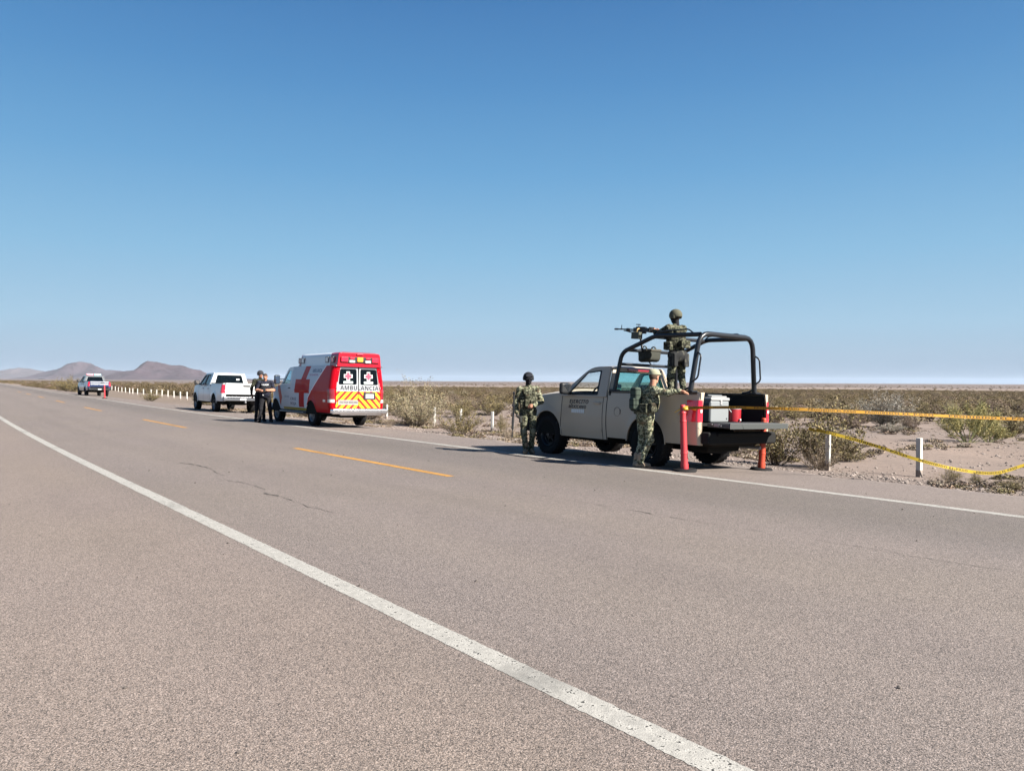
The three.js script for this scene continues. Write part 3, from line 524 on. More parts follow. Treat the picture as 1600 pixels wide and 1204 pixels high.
function pickup(t, o) {
  const { wb, nose, tail, doorF, doorR, gap, mid, sill, bedLo, cy, ra, yd, yb, yf, yn, yr, W0 = 1.0, glassSide, glassBack, win } = o;
  const B = o.body.isMaterial ? { fender: o.body, door: o.body, bed: o.body, roof: o.body, tailgate: o.body } : o.body;
  const cr = o.corner ?? 0.17, cw = o.strip ?? 0.2, arF = [[wb, ra]], arR = [[0, ra]];
  const zf = (x, y) => {
    let z = W0 - 0.05 * ((y - 0.86) / 0.5) ** 2 * (y > 0.86 ? 1 : 1.15);
    for (const c of [0, wb]) { const d = Math.hypot(x - c, (y - cy)) - ra; if (y > sill - 0.2) z += 0.028 * Math.exp(-((d / 0.085) ** 2)); }
    if (x > nose - 0.75) z -= 0.17 * ((x - nose + 0.75) / 0.75) ** 2.4;
    const q = tail + cr - x; if (q > 0) z -= cr - Math.sqrt(Math.max(0, cr * cr - q * q));
    return z;
  };
  const c0 = B.bed;
  const top = (x) => (x > doorF ? yf + (yn - yf) * ((x - doorF) / (nose - doorF)) ** 1.3 : x > gap ? yd : yb);
  for (const sd of [-1, 1]) {
    obj('front_fender', skin(archXs(doorF + 0.005, nose, 0.12, arF), archLo(sill, cy, arF), top, zf, 10, sd), B.fender, t);
    const doors = mid ? [[mid + 0.004, doorF - 0.004], [doorR + 0.004, mid - 0.004]] : [[doorR + 0.004, doorF - 0.004]];
    for (const [a, b] of doors) {
      const d = obj('door', skin(archXs(a, b, 0.1, arR), archLo(sill, cy, arR), () => yd, zf, 10, sd), B.door, t);
      obj('door_handle', [bx(a + 0.16, yd - 0.13, sd * (W0 + 0.012), 0.2, 0.035, 0.03, 0.012), bx(a + 0.16, yd - 0.15, sd * (W0 - 0.012), 0.15, 0.06, 0.012, 0.005)], o.handleMat ?? blackPlastic, d);
      for (const e of [a - 0.004, b + 0.004]) obj('door_seam', skin([e - 0.008, e + 0.008], archLo(sill, cy, arR), () => yd, (x, y) => zf(x, y) + 0.0015, 10, sd, undefined, 0), under, d);
      if (o.moulding) obj('side_moulding', skin(span(a + 0.03, b - 0.03, 8), () => sill + 0.14, () => sill + 0.2, (x, y) => zf(x, y) + 0.012, 1, sd), B.door, d);
    }
    if (doorR > gap + 0.02) obj('cab_corner', skin(archXs(gap + 0.006, doorR - 0.003, 0.05, arR), archLo(sill, cy, arR), () => yd, zf, 10, sd), B.door, t);
    obj('bed_gap', skin([gap - 0.014, gap + 0.008], () => sill, () => yd, (x, y) => zf(x, y) + 0.001, 8, sd, undefined, 0), under, t);
    obj('arch_lip', [0, wb].map((c) => new THREE.TorusGeometry(ra + 0.004, 0.012, 6, 30, Math.PI).translate(c, cy, sd * (W0 + 0.012)).scale(1, 1, 1)), c0, t);
    obj('bed_side', skin([...span(0, Math.PI / 2, 10).map((a) => tail + cr - cr * Math.cos(a)).slice(0, -1), ...archXs(tail + cr, gap - 0.012, 0.09, arR)], archLo(bedLo, cy, arR), () => yb, zf, 12, sd), B.bed, t);
    for (const c of [0, wb]) obj('wheel_well', wheelWell(c, ra, cy, sd > 0 ? W0 - 0.36 : -W0 + 0.02, sd > 0 ? W0 - 0.02 : -W0 + 0.36), under, t);
    // greenhouse side: a frame with window openings, leaning in towards the roof
    const k = 0.25 / (yr - yd), lean = (g) => { warp(g, (v) => { v.z += W0 - 0.055 - k * (v.y - yd); }); return sd > 0 ? g : mirrorZ(g); };
    const out = roundPoly([[win.a0, yd - 0.01, 0.01], [win.a1, yr - 0.035, 0.22], [win.r, yr - 0.03, 0.06], [gap + 0.02 + (win.back ?? 0), yd - 0.01, 0.01]], 0.02);
    const holes = win.holes.map((h) => roundPoly(h, 0.035));
    obj('window_frame', lean(extrude(out, 0.05, { holes, bevel: 0.008 })), B.roof, t);
    win.holes.forEach((h, i) => { if (!(o.openWindow && i === 0 && sd < 0)) obj('side_window', lean(extrude(roundPoly(h.map((p) => [p[0], p[1]]), 0.03), 0.006).translate(0, 0, 0.012)), glassSide, t); });
    obj('window_seal', holes.map((h) => { const c = h.reduce((a, p) => [a[0] + p[0] / h.length, a[1] + p[1] / h.length], [0, 0]); return lean(extrude(h.map((p) => [p[0] + (c[0] - p[0]) * -0.012, p[1] + (c[1] - p[1]) * -0.012]), 0.012, { holes: [h.map((p) => [p[0] + (c[0] - p[0]) * 0.1, p[1] + (c[1] - p[1]) * 0.1])] }).translate(0, 0, 0.042)); }), blackPlastic, t);
    // mirror
    const mx = win.a0 - 0.36, my = yd + 0.15, mz = sd * (W0 + 0.14);
    const mm = obj('mirror', [bx(mx, my, mz, 0.12, 0.25, 0.27, 0.057), bx(mx + 0.02, my - 0.09, sd * (W0 + 0.01), 0.06, 0.05, 0.16, 0.02)], o.mirrorMat ?? blackPlastic, t);
    obj('mirror_glass', new THREE.CylinderGeometry(0.098, 0.098, 0.012, 20).rotateZ(Math.PI / 2 + 0.26).rotateY(sd * 0.33).scale(1, 0.98, 1.06).translate(mx - 0.062, my, mz), mirrorGlass, mm);
    // tail lamp wraps the corner
    const tl = obj('tail_lamp', [skin([...span(0, Math.PI / 2, 10).map((a) => tail + cr - cr * Math.cos(a)), ...span(tail + cr, tail + o.tl.w, 3).slice(1)], () => o.tl.y0, () => o.tl.y1, (x, y) => zf(x, y) + 0.008, 6, sd, undefined, 0.02), bx(tail + 0.004, (o.tl.y0 + o.tl.y1) / 2, sd * (W0 - (cr + cw - 0.02) / 2 - 0.02), 0.02, o.tl.y1 - o.tl.y0, cw - cr + 0.02, 0.006)], redLens, t);
    obj('reversing_lamp', bx(tail - 0.004, o.tl.y0 + (o.tl.y1 - o.tl.y0) * o.tl.rev, sd * (W0 - cw + 0.02), 0.016, 0.06, 0.05, 0.006), whiteLens, tl);
  }
  // windscreen, roof, cab back
  const zt = W0 - 0.055 - 0.25, zb = W0 - 0.07;
  obj('windscreen', grid(10, 6, (u, v) => { const z = (u - 0.5) * 2 * (zb + (zt - zb) * v - 0.02); const x = win.a0 + (win.a1 - win.a0) * v - 0.05 + 0.1 * (1 - (2 * u - 1) ** 2); return [x, yd + (yr - 0.05 - yd) * v, z]; }), glassClear, t);
  obj('roof', (() => { const g = grid(16, 14, (u, v) => { const a = 2 * u - 1, b = 2 * v - 1, x = win.r - 0.015 + (win.a1 - win.r + 0.015) * v, z = a * (zt + 0.004), cr = 0.055 * (1 - a ** 4) * (1 - b ** 4 * 0.9); return [x + (b > 0 ? 0.07 * (1 - a * a) * b ** 3 : 0), yr - 0.055 + cr, z]; }); const h = g.clone().translate(0, -0.03, 0); return [g, h]; })(), B.roof, t);
  const bw = (y) => W0 - 0.055 - 0.25 * (y - yd) / (yr - yd) - 0.01, bh = roundPoly([[-0.74, yd + 0.07], [0.74, yd + 0.07], [0.61, yr - 0.13], [-0.61, yr - 0.13]], 0.05);
  const sh = win.r - (gap + 0.02 + (win.back ?? 0)), back = (g) => { g.rotateY(-Math.PI / 2); warp(g, (v) => { v.x += gap + 0.03 + (win.back ?? 0) + sh * clamp((v.y - yd) / (yr - yd)) + 0.02; v.z *= 1; }); return g; };
  obj('cab_back', [back(extrude(roundPoly([[-bw(yd), yd - 0.02, 0.02], [bw(yd), yd - 0.02, 0.02], [bw(yr), yr - 0.04, 0.08], [-bw(yr), yr - 0.04, 0.08]], 0.05), 0.03, { holes: [bh], bevel: 0.006 })), bx(gap + 0.04, (sill + yd) / 2, 0, 0.04, yd - sill, 2 * W0 - 0.16, 0.01)], B.roof, t);
  obj('rear_window', back(extrude(bh, 0.006).translate(0, 0, 0.012)), glassBack, t);
  obj('window_trim', back(extrude(bh.map(([a, b]) => [a * 1.03, yd + (b - yd) * 1.02]), 0.012, { holes: [bh.map(([a, b]) => [a * 0.95, (b - (yd + yr) / 2) * 0.92 + (yd + yr) / 2 - 0.005])] }).translate(0, 0, -0.008)), blackPlastic, t);
  // bonnet, nose
  obj('bonnet', grid(16, 14, (u, v) => { const a = 2 * u - 1, x = win.a0 - 0.12 + (nose + 0.03 - win.a0 + 0.12) * v, ht = top(Math.min(x, nose)); const w = zf(Math.min(x, nose), ht) - 0.012; return [x, ht + (0.1 - 0.03 * v) * (1 - a ** 4) * (1 - v ** 8) - (v > 0.97 ? 0.05 : 0) + 0.002, a * w]; }), B.fender, t);
  const nw = zf(nose, yn - 0.1) - 0.01;
  obj('grille', [bx(nose - 0.02, yn - 0.2, 0, 0.1, 0.34, nw * 2 - 0.5, 0.03)], blackPlastic, t);
  for (const sd of [-1, 1]) obj('headlamp', bx(nose - 0.02, yn - 0.18, sd * (nw - 0.14), 0.1, 0.26, 0.24, 0.04), whiteLens, t);
  obj('front_bumper', bx(nose + 0.02, sill + 0.16, 0, 0.22, 0.28, nw * 2 + 0.12, 0.06), o.bumperMat, t);
  // inside
  obj('cab_floor', [bx((gap + doorF) / 2, sill + 0.08, 0, doorF - gap, 0.06, 1.8, 0.01), bx(doorF + 0.02, sill + 0.4, 0, 0.05, 0.75, 1.75, 0.01)], under, t);
  obj('dashboard', bx(win.a0 - 0.32, yd - 0.06, 0, 0.5, 0.26, 1.7, 0.08), seatMat, t);
  obj('steering_wheel', [new THREE.TorusGeometry(0.19, 0.017, 8, 24).rotateY(Math.PI / 2).rotateZ(0.45).translate(win.a0 - 0.62, yd + 0.06, -0.4), bar([win.a0 - 0.62, yd + 0.06, -0.4], [win.a0 - 0.35, yd - 0.06, -0.4], 0.03)], seatMat, t);
  const rows = mid ? [doorF - 0.75, doorR + 0.5] : [doorF - 0.78];
  for (const x of rows) for (const z of [-0.42, 0.42]) obj('seat', seatGeo(x, z, sill + 0.22), seatMat, t);
  // bed
  const bz = W0 - (o.wall ?? 0.18), fl = bedLo + 0.36;
  obj('bed_liner', [bx((tail + gap) / 2 + 0.01, fl, 0, gap - tail - 0.06, 0.04, bz * 2 + 0.1, 0), bx(gap - 0.06, (fl + yb) / 2, 0, 0.05, yb - fl, bz * 2 + 0.1, 0), ...[-1, 1].flatMap((s) => [bx((tail + gap) / 2 + 0.04, (fl + yb) / 2 - 0.012, s * (bz + 0.02), gap - tail - 0.1, yb - fl - 0.03, 0.04, 0), bx(0, fl + 0.11, s * (bz - 0.09), 0.95, 0.2, 0.2, 0.05)])], liner, t);
  for (const s of [-1, 1]) obj('bed_rail', bx((tail + gap) / 2 + 0.02, yb - 0.004, s * (bz + W0 - 0.05) / 2, gap - tail - 0.1, 0.03, W0 - 0.02 - bz, 0.012), o.railMat ?? blackPlastic, t);
  if (o.tailgate === 'closed') {
    const g = obj('tailgate', [bx(tail - 0.005, (fl - 0.02 + yb) / 2, 0, 0.07, yb - fl + 0.02, 2 * W0 - 0.36, 0.02), bx(tail - 0.02, yb - 0.03, 0, 0.08, 0.07, 2 * W0 - 0.38, 0.025), bx(tail - 0.012, (fl + yb) / 2 - 0.04, 0, 0.07, (yb - fl) * 0.55, 1.3, 0.03)], B.tailgate, t);
    obj('tailgate_handle', bx(tail - 0.055, yb - 0.13, o.handleZ ?? 0, 0.03, 0.075, 0.34, 0.012), blackPlastic, g);
  }
  for (const s of [-1, 1]) obj('bed_corner', [bx(tail + 0.025, (bedLo + o.tl.y0) / 2 + 0.03, s * (W0 - (cr + cw - 0.02) / 2 - 0.02), 0.05, o.tl.y0 - bedLo - 0.06, cw - cr + 0.02, 0.01), bx(tail + 0.025, (o.tl.y1 + yb) / 2, s * (W0 - (cr + cw - 0.02) / 2 - 0.02), 0.05, yb - o.tl.y1 - 0.004, cw - cr + 0.02, 0.01)], B.bed, t);
  // rear bumper with a step and number plate, chassis under it all
  const rb = obj('rear_bumper', [bx(tail - 0.1, bedLo + 0.13, 0, 0.2, 0.22, 2 * W0 - 0.12, 0.04), bx(tail - 0.12, bedLo + 0.2, 0, 0.24, 0.05, 2 * W0 - 0.5, 0.015)], o.bumperMat, t);
  if (o.plate) { obj('number_plate', bx(tail - 0.207, bedLo + 0.13, 0, 0.012, 0.15, 0.3, 0.004), whitePlate, rb); obj('bumper_step', bx(tail - 0.12, bedLo + 0.235, 0, 0.2, 0.02, 1.5, 0.008), blackPlastic, rb); }
  obj('chassis', [bx((nose + tail) / 2, sill - 0.02, 0, nose - tail - 0.5, 0.16, 0.9, 0.03), bx((gap + doorF) / 2, sill + 0.02, 0, doorF - gap, 0.1, 1.84, 0.03), bx(tail + 0.25, bedLo + 0.05, 0, 0.5, 0.16, 1.3, 0.04), bx(0.02, cy, 0, 0.16, 0.16, 1.6, 0.06), bx(wb, cy, 0, 0.14, 0.14, 1.6, 0.05)], under, t);
  obj('spare_wheel', new THREE.CylinderGeometry(0.36, 0.36, 0.22, 24).translate(tail + 0.62, sill - 0.02, 0), rubber, t);
  obj('exhaust', bar([0.4, sill - 0.05, 0.62], [tail - 0.02, sill - 0.02, 0.72], 0.035), steelGrey, t);
  return { zf };
}
function pose(t, s, l, yaw, roll, y) { t.position.set(...W(s, l, y)); t.rotation.order = 'YXZ'; t.rotation.y = 90 * rad + TH - yaw * rad; t.rotation.x = roll * rad; return t; }

// the beige army pickup
const tan = paint(0.395, 0.33, 0.255, 0.42, 0.3);
const truck = thing('army_pickup', 'beige single-cab army pickup with black roll cage and lowered tailgate parked on the shoulder', 'pickup truck', [0, 0, 0]);
{
  const { zf } = pickup(truck, {
    wb: 3.02, nose: 3.93, tail: -1.27, doorF: 2.54, doorR: 1.23, gap: 1.12, sill: 0.42, bedLo: 0.47, cy: 0.44, ra: 0.5, yd: 1.28, yb: 1.4, yf: 1.34, yn: 1.19, yr: 1.93, W0: 1.0,
    body: tan, glassSide: glassClear, glassBack: glassTeal, openWindow: true, moulding: true, mirrorMat: blackPlastic, handleMat: tan, bumperMat: liner, corner: 0.06, strip: 0.085, wall: 0.09, tailgate: 'open', tl: { y0: 0.88, y1: 1.26, w: 0.29, rev: 0.5 },
    win: { a0: 2.62, a1: 1.86, r: 1.27, holes: [[[2.36, 1.3], [1.92, 1.78], [1.5, 1.82], [1.4, 1.31]]] },
  });
  pose(truck, 9.75, 11.9, 3, 1.5, -0.05);
  wheels(truck, [[0, -0.85, -0.02], [0, 0.85], [3.02, -0.85], [3.02, 0.85]], 0.425, 0.3, 'alloy', blackSteel, true);
  // lettering on the door: flat print on a thin skin
  const letter = canvas(1024, 512, (g, w, h) => {
    g.clearRect(0, 0, w, h); g.fillStyle = g.strokeStyle = '#0b0c12'; g.textBaseline = 'alphabetic';
    g.save(); g.translate(70, 190); g.transform(1, 0, -0.12, 1, 0, 0); g.font = 'bold 178px sans-serif'; g.scale(880 / g.measureText('EJERCITO').width, 1); g.fillText('EJERCITO', 0, 0); g.restore();
    g.save(); g.translate(50, 352); g.transform(1, 0, -0.08, 1, 0, 0); g.font = 'bold 150px sans-serif'; g.scale(820 / g.measureText('MEXICANO').width, 1); g.fillText('MEXICANO', 0, 0); g.restore();
    g.fillStyle = 'rgba(205,208,206,1)'; for (let k = 0; k < 7; k++) { g.beginPath(); g.roundRect(205 + k * 84, 382, 74, 122, 12); g.fill(); }
  });
  const a = 2.34, b = 1.62, y0 = 0.92, y1 = 1.24;
  obj('door_lettering', skin(span(b, a, 8), () => y0, () => y1, (x, y) => zf(x, y) + 0.004, 6, -1, (x, y) => [(a - x) / (a - b), (y - y0) / (y1 - y0)], 0), std(1, 1, 1, 0.6, { map: letter, transparent: true, alphaTest: 0.4 }), truck);
  obj('fuel_flap', new THREE.TorusGeometry(0.085, 0.005, 6, 28).translate(0.8, 0.99, -zf(0.8, 0.99) - 0.001), std(0.2, 0.17, 0.14, 0.6), truck);
  obj('fuel_flap_latch', bx(0.71, 0.99, -zf(0.7, 0.99) - 0.004, 0.012, 0.09, 0.012, 0.004), blackPlastic, truck);
  // lowered tailgate: slab, ribbed edge, hinge straps
  const tg = obj('tailgate', [bx(-1.55, 0.83, 0, 0.5, 0.075, 1.62, 0.02), bx(-1.55, 0.872, 0, 0.44, 0.02, 1.5, 0.008)], std(0.045, 0.048, 0.048, 0.6), truck);
  const edge = canvas(512, 64, (g, w, h) => { g.fillStyle = '#6d7272'; g.fillRect(0, 0, w, h); g.fillStyle = '#3f4343'; for (let i = 0; i < 64; i++) for (let j = 0; j < 5; j++) { g.beginPath(); g.arc(i * 8 + (j % 2 ? 4 : 0) + 2, 12 + j * 10, 2.2, 0, 7); g.fill(); } });
  obj('tailgate_edge', new THREE.PlaneGeometry(1.56, 0.085).rotateY(-Math.PI / 2).translate(-1.812, 0.832, 0.0), std(0.24, 0.25, 0.25, 0.6, { map: edge, bumpMap: edge, bumpScale: 0.003 }), tg);
  obj('tailgate_edge_bar', bx(-1.803, 0.832, 0, 0.014, 0.1, 1.62, 0.004), std(0.05, 0.052, 0.052, 0.6), tg);
  obj('tailgate_latch', [bx(-1.52, 0.835, -0.815, 0.12, 0.05, 0.012, 0.004), bx(-1.62, 0.83, -0.82, 0.02, 0.03, 0.02, 0.004), bx(-1.42, 0.85, -0.82, 0.03, 0.02, 0.02, 0.004)], steelGrey, tg);
    obj('bench', bx(0.12, 1.03, -0.02, 0.8, 0.28, 1.1, 0.03), liner, truck);
  // roll cage
  const cage = [];
  const R = 0.043, yb = 1.4;
  const side = (s) => bent([[1.02, yb, s * 0.88], [0.93, 2.17, s * 0.78], [0.08, 2.47, s * 0.72], [-1.0, 2.45, s * 0.68]], R, 0.14);
  cage.push(side(-1), side(1));
  cage.push(bent([[-0.98, yb, -0.9], [-1.03, 2.465, -0.74], [-1.03, 2.465, 0.74], [-0.98, yb, 0.9]], R + 0.004, 0.24, 12));
  cage.push(bar([0.83, 2.22, -0.78], [0.83, 2.22, 0.78], 0.034), bar([0.98, 1.94, -0.82], [0.98, 1.94, 0.82], 0.03), bar([0.09, 2.45, -0.71], [0.09, 2.45, 0.71], 0.036), bar([0.83, 2.22, -0.35], [0.98, 1.94, 0.12], 0.012));
  for (const s of [-1, 1]) cage.push(bent([[0.1, 2.48, s * 0.71], [0.02, 2.54, s * 0.71], [-0.72, 2.56, s * 0.7], [-0.86, 2.47, s * 0.7]], 0.014, 0.06, 8), bent([[-1.02, 2.14, s * 0.8], [-1.14, 2.07, s * 0.82], [-1.13, 1.66, s * 0.88], [-0.99, 1.58, s * 0.89]], 0.016, 0.06, 8), bx(-0.98, yb + 0.02, s * 0.89, 0.2, 0.03, 0.15, 0.008), bx(1.02, yb + 0.02, s * 0.87, 0.16, 0.03, 0.15, 0.008), bent([[-0.98, yb + 0.1, s * 0.9], [-0.82, yb + 0.03, s * 0.9], [-0.7, yb + 0.02, s * 0.9]], 0.02, 0.05, 8));
  obj('roll_cage', cage, blackSteel, truck);
  obj('radio_antenna', bar([1.3, 1.9, 0.5], [1.3, 2.35, 0.5], 0.004, 0.002, 5), blackSteel, truck);
  obj('brake_light_bar', bx(1.24, 1.845, 0, 0.03, 0.06, 0.62, 0.012), darkRed, truck);
}
// a point of the truck's own axes in the world
truck.updateMatrixWorld(true);
const onTruck = (x, y, z) => V(x, y, z).applyMatrix4(truck.matrixWorld);
const truckTurn = (o, x, y, z, ry = 0) => { o.position.copy(onTruck(x, y, z)); o.quaternion.copy(truck.quaternion).multiply(new THREE.Quaternion().setFromAxisAngle(V(0, 1, 0), ry)); return o; };
{ // what stands in the bed
  const c = thing('cool_box', 'grey box cooler with white lid standing in the beige truck bed', 'cooler', [0, 0, 0]); truckTurn(c, -0.72, 0.86, -0.03, 0.12);
  const wh = std(0.16, 0.174, 0.183, 0.45), gr = std(0.07, 0.08, 0.09, 0.6), lg = std(0.22, 0.225, 0.23, 0.5);
  obj('body', [bx(0, 0.2, 0, 0.4, 0.4, 0.6, 0.03)], wh, c); obj('side_panel', [-1, 1].map((s) => bx(0, 0.19, s * 0.302, 0.34, 0.34, 0.012, 0.004)), gr, c);
  const lid = obj('lid', [bx(0, 0.43, 0, 0.42, 0.06, 0.62, 0.02), bx(0, 0.475, 0, 0.36, 0.03, 0.5, 0.012)], lg, c); obj('lid_tray', bx(0.02, 0.502, -0.05, 0.28, 0.022, 0.46, 0.008), gr, lid);
  obj('latch', bx(-0.208, 0.37, 0.02, 0.016, 0.09, 0.06, 0.005), lg, c); obj('drain_plug', bx(-0.205, 0.07, 0.22, 0.014, 0.03, 0.03, 0.005), gr, c);
  const j = thing('water_jug', 'red round water cooler jug with grey lid in the truck bed', 'water jug', [0, 0, 0]); truckTurn(j, -0.85, 0.86, 0.47);
  const red = std(0.26, 0.011, 0.018, 0.4);
  obj('body', new THREE.LatheGeometry([[0.001, 0], [0.12, 0], [0.132, 0.02], [0.135, 0.24], [0.128, 0.26], [0.001, 0.265]].map(([a, b]) => new THREE.Vector2(a, b)), 28), red, j);
  obj('lid', new THREE.LatheGeometry([[0.001, 0.3], [0.08, 0.3], [0.125, 0.29], [0.14, 0.265], [0.138, 0.25]].map(([a, b]) => new THREE.Vector2(a, b)), 28), std(0.24, 0.245, 0.25, 0.5), j);
  obj('carry_handle', new THREE.TorusGeometry(0.145, 0.009, 6, 24, Math.PI).rotateX(Math.PI).rotateY(Math.PI / 2).rotateZ(-0.6).translate(0, 0.26, 0), whitePlate, j); obj('spout', bx(-0.15, 0.05, 0, 0.04, 0.04, 0.035, 0.01), whitePlate, j);
  const bag = thing('ammunition_bag', 'dark olive bag strapped under the front bar of the roll cage', 'bag', [0, 0, 0]); truckTurn(bag, 0.83, 2.14, -0.12);
  const ol = std(0.022, 0.024, 0.018, 0.9);
  obj('body', warp(bx(0, 0, 0, 0.26, 0.22, 0.46, 0.07), (v) => { v.y += 0.05 * noise(v.x * 9, v.z * 8, 1) + 0.03 * noise(v.z * 17, v.x * 5, 3); v.x += 0.02 * noise(v.y * 14, v.z * 10, 2); v.z += 0.03 * noise(v.y * 9, v.x * 9, 6); v.y -= 0.03 * Math.cos(v.z * 6) * (v.y < 0 ? 1 : 0); }), ol, bag);
  obj('flap', warp(bx(-0.02, 0.1, 0, 0.24, 0.05, 0.44, 0.02), (v) => { v.y += 0.015 * noise(v.x * 12, v.z * 11, 5); }), std(0.05, 0.047, 0.036, 0.9), bag);
  obj('strap', [-0.14, 0.12].map((z) => new THREE.TorusGeometry(0.06, 0.012, 6, 18).scale(1, 1, 1.6).translate(0, 0.12, z)), ol, bag);
}
// the white crew-cab pickup and the police pickup
const whiteCar = paint(0.5, 0.515, 0.53, 0.3, 0.7), darkBlue = paint(0.016, 0.028, 0.075, 0.35, 1), policeGrey = paint(0.12, 0.13, 0.145, 0.35, 1);
const crew = { wb: 3.68, nose: 4.55, tail: -1.36, doorF: 3.08, mid: 2.05, doorR: 1.1, gap: 0.82, sill: 0.52, bedLo: 0.58, cy: 0.47, ra: 0.5, yd: 1.33, yb: 1.47, yf: 1.4, yn: 1.22, yr: 2.02, W0: 1.0, railMat: blackPlastic,
  tl: { y0: 0.98, y1: 1.4, w: 0.26, rev: 0.3 }, win: { a0: 3.2, a1: 2.42, r: 0.92, back: 0.02, holes: [[[2.98, 1.36], [2.5, 1.86], [2.12, 1.9], [2.1, 1.36]], [[2.0, 1.36], [2.02, 1.9], [1.3, 1.9], [1.12, 1.36]]] }, tailgate: 'closed', plate: true };
const policeRoof = paint(0.13, 0.14, 0.15);
const whiteTruck = thing('white_pickup', 'white crew-cab pickup parked facing away between ambulance and police pickup', 'pickup truck', [0, 0, 0]);
pickup(whiteTruck, { ...crew, body: whiteCar, glassSide: glassDark, glassBack: glassDark, bumperMat: std(0.2, 0.21, 0.23, 0.3, { metalness: 0.8 }), handleZ: 0.2, handleMat: whiteCar });
wheels(whiteTruck, [[0, -0.87], [0, 0.87], [3.68, -0.87], [3.68, 0.87]], 0.4, 0.27, 'alloy', steelGrey);
obj('tow_hitch', [bx(-1.55, 0.53, 0.1, 0.22, 0.06, 0.07, 0.01), new THREE.SphereGeometry(0.035, 12, 8).translate(-1.63, 0.6, 0.1), bx(-1.6, 0.56, 0.1, 0.05, 0.09, 0.06, 0.01)], steelGrey, whiteTruck);
obj('brake_light', bx(0.93, 1.965, 0, 0.04, 0.035, 0.22, 0.01), redLens, whiteTruck);
obj('badge', bx(-1.418, 1.2, 0.5, 0.012, 0.06, 0.2, 0.006), steelGrey, whiteTruck);
obj('window_sticker', bx(0.83, 1.7, 0.42, 0.006, 0.09, 0.16, 0.002), whitePlate, whiteTruck).rotation.z = -0.03;
pose(whiteTruck, 39.6, 13.1, 2.5, 1.2, -0.1);
const police = thing('police_pickup', 'dark blue and white police pickup with light bar far down the road', 'police pickup', [0, 0, 0]);
pickup(police, { ...crew, body: { fender: policeGrey, door: policeGrey, bed: darkBlue, roof: policeRoof, tailgate: darkBlue }, glassSide: glassClear, glassBack: glassDark, bumperMat: blackPlastic, handleZ: 0.25 });
wheels(police, [[0, -0.87], [0, 0.87], [3.68, -0.87], [3.68, 0.87]], 0.4, 0.27, 'alloy', blackPlastic);
obj('light_bar', [bx(1.7, 2.12, -0.34, 0.3, 0.13, 0.62, 0.04)], new THREE.MeshPhysicalMaterial({ color: new THREE.Color().setRGB(0.8, 0.3, 0.38), roughness: 0.2, clearcoat: 1 }), police);
obj('light_bar', [bx(1.7, 2.12, 0.34, 0.3, 0.13, 0.62, 0.04)], new THREE.MeshPhysicalMaterial({ color: new THREE.Color().setRGB(0.35, 0.72, 0.82), roughness: 0.2, clearcoat: 1 }), police);
obj('light_bar_mount', bx(1.7, 2.04, 0, 0.24, 0.06, 1.2, 0.02), blackPlastic, police);
obj('tailgate_band', [bx(-1.404, 1.395, 0, 0.02, 0.1, 1.55, 0.006)], whiteCar, police);
{
  const tex = canvas(512, 96, (g, w, h) => { g.clearRect(0, 0, w, h); g.fillStyle = '#eef1f2'; g.font = 'bold 62px sans-serif'; g.textAlign = 'center'; g.scale(0.86, 1); g.fillText('GUARDIA NACIONAL', w / 2 / 0.86, 70); });
  obj('tailgate_lettering', new THREE.PlaneGeometry(1.5, 0.2).rotateY(-Math.PI / 2).translate(-1.424, 1.19, 0), std(1, 1, 1, 0.5, { map: tex, transparent: true, alphaTest: 0.4 }), police);
}
pose(police, 83.9, 14.5, 0, 1, -0.12);

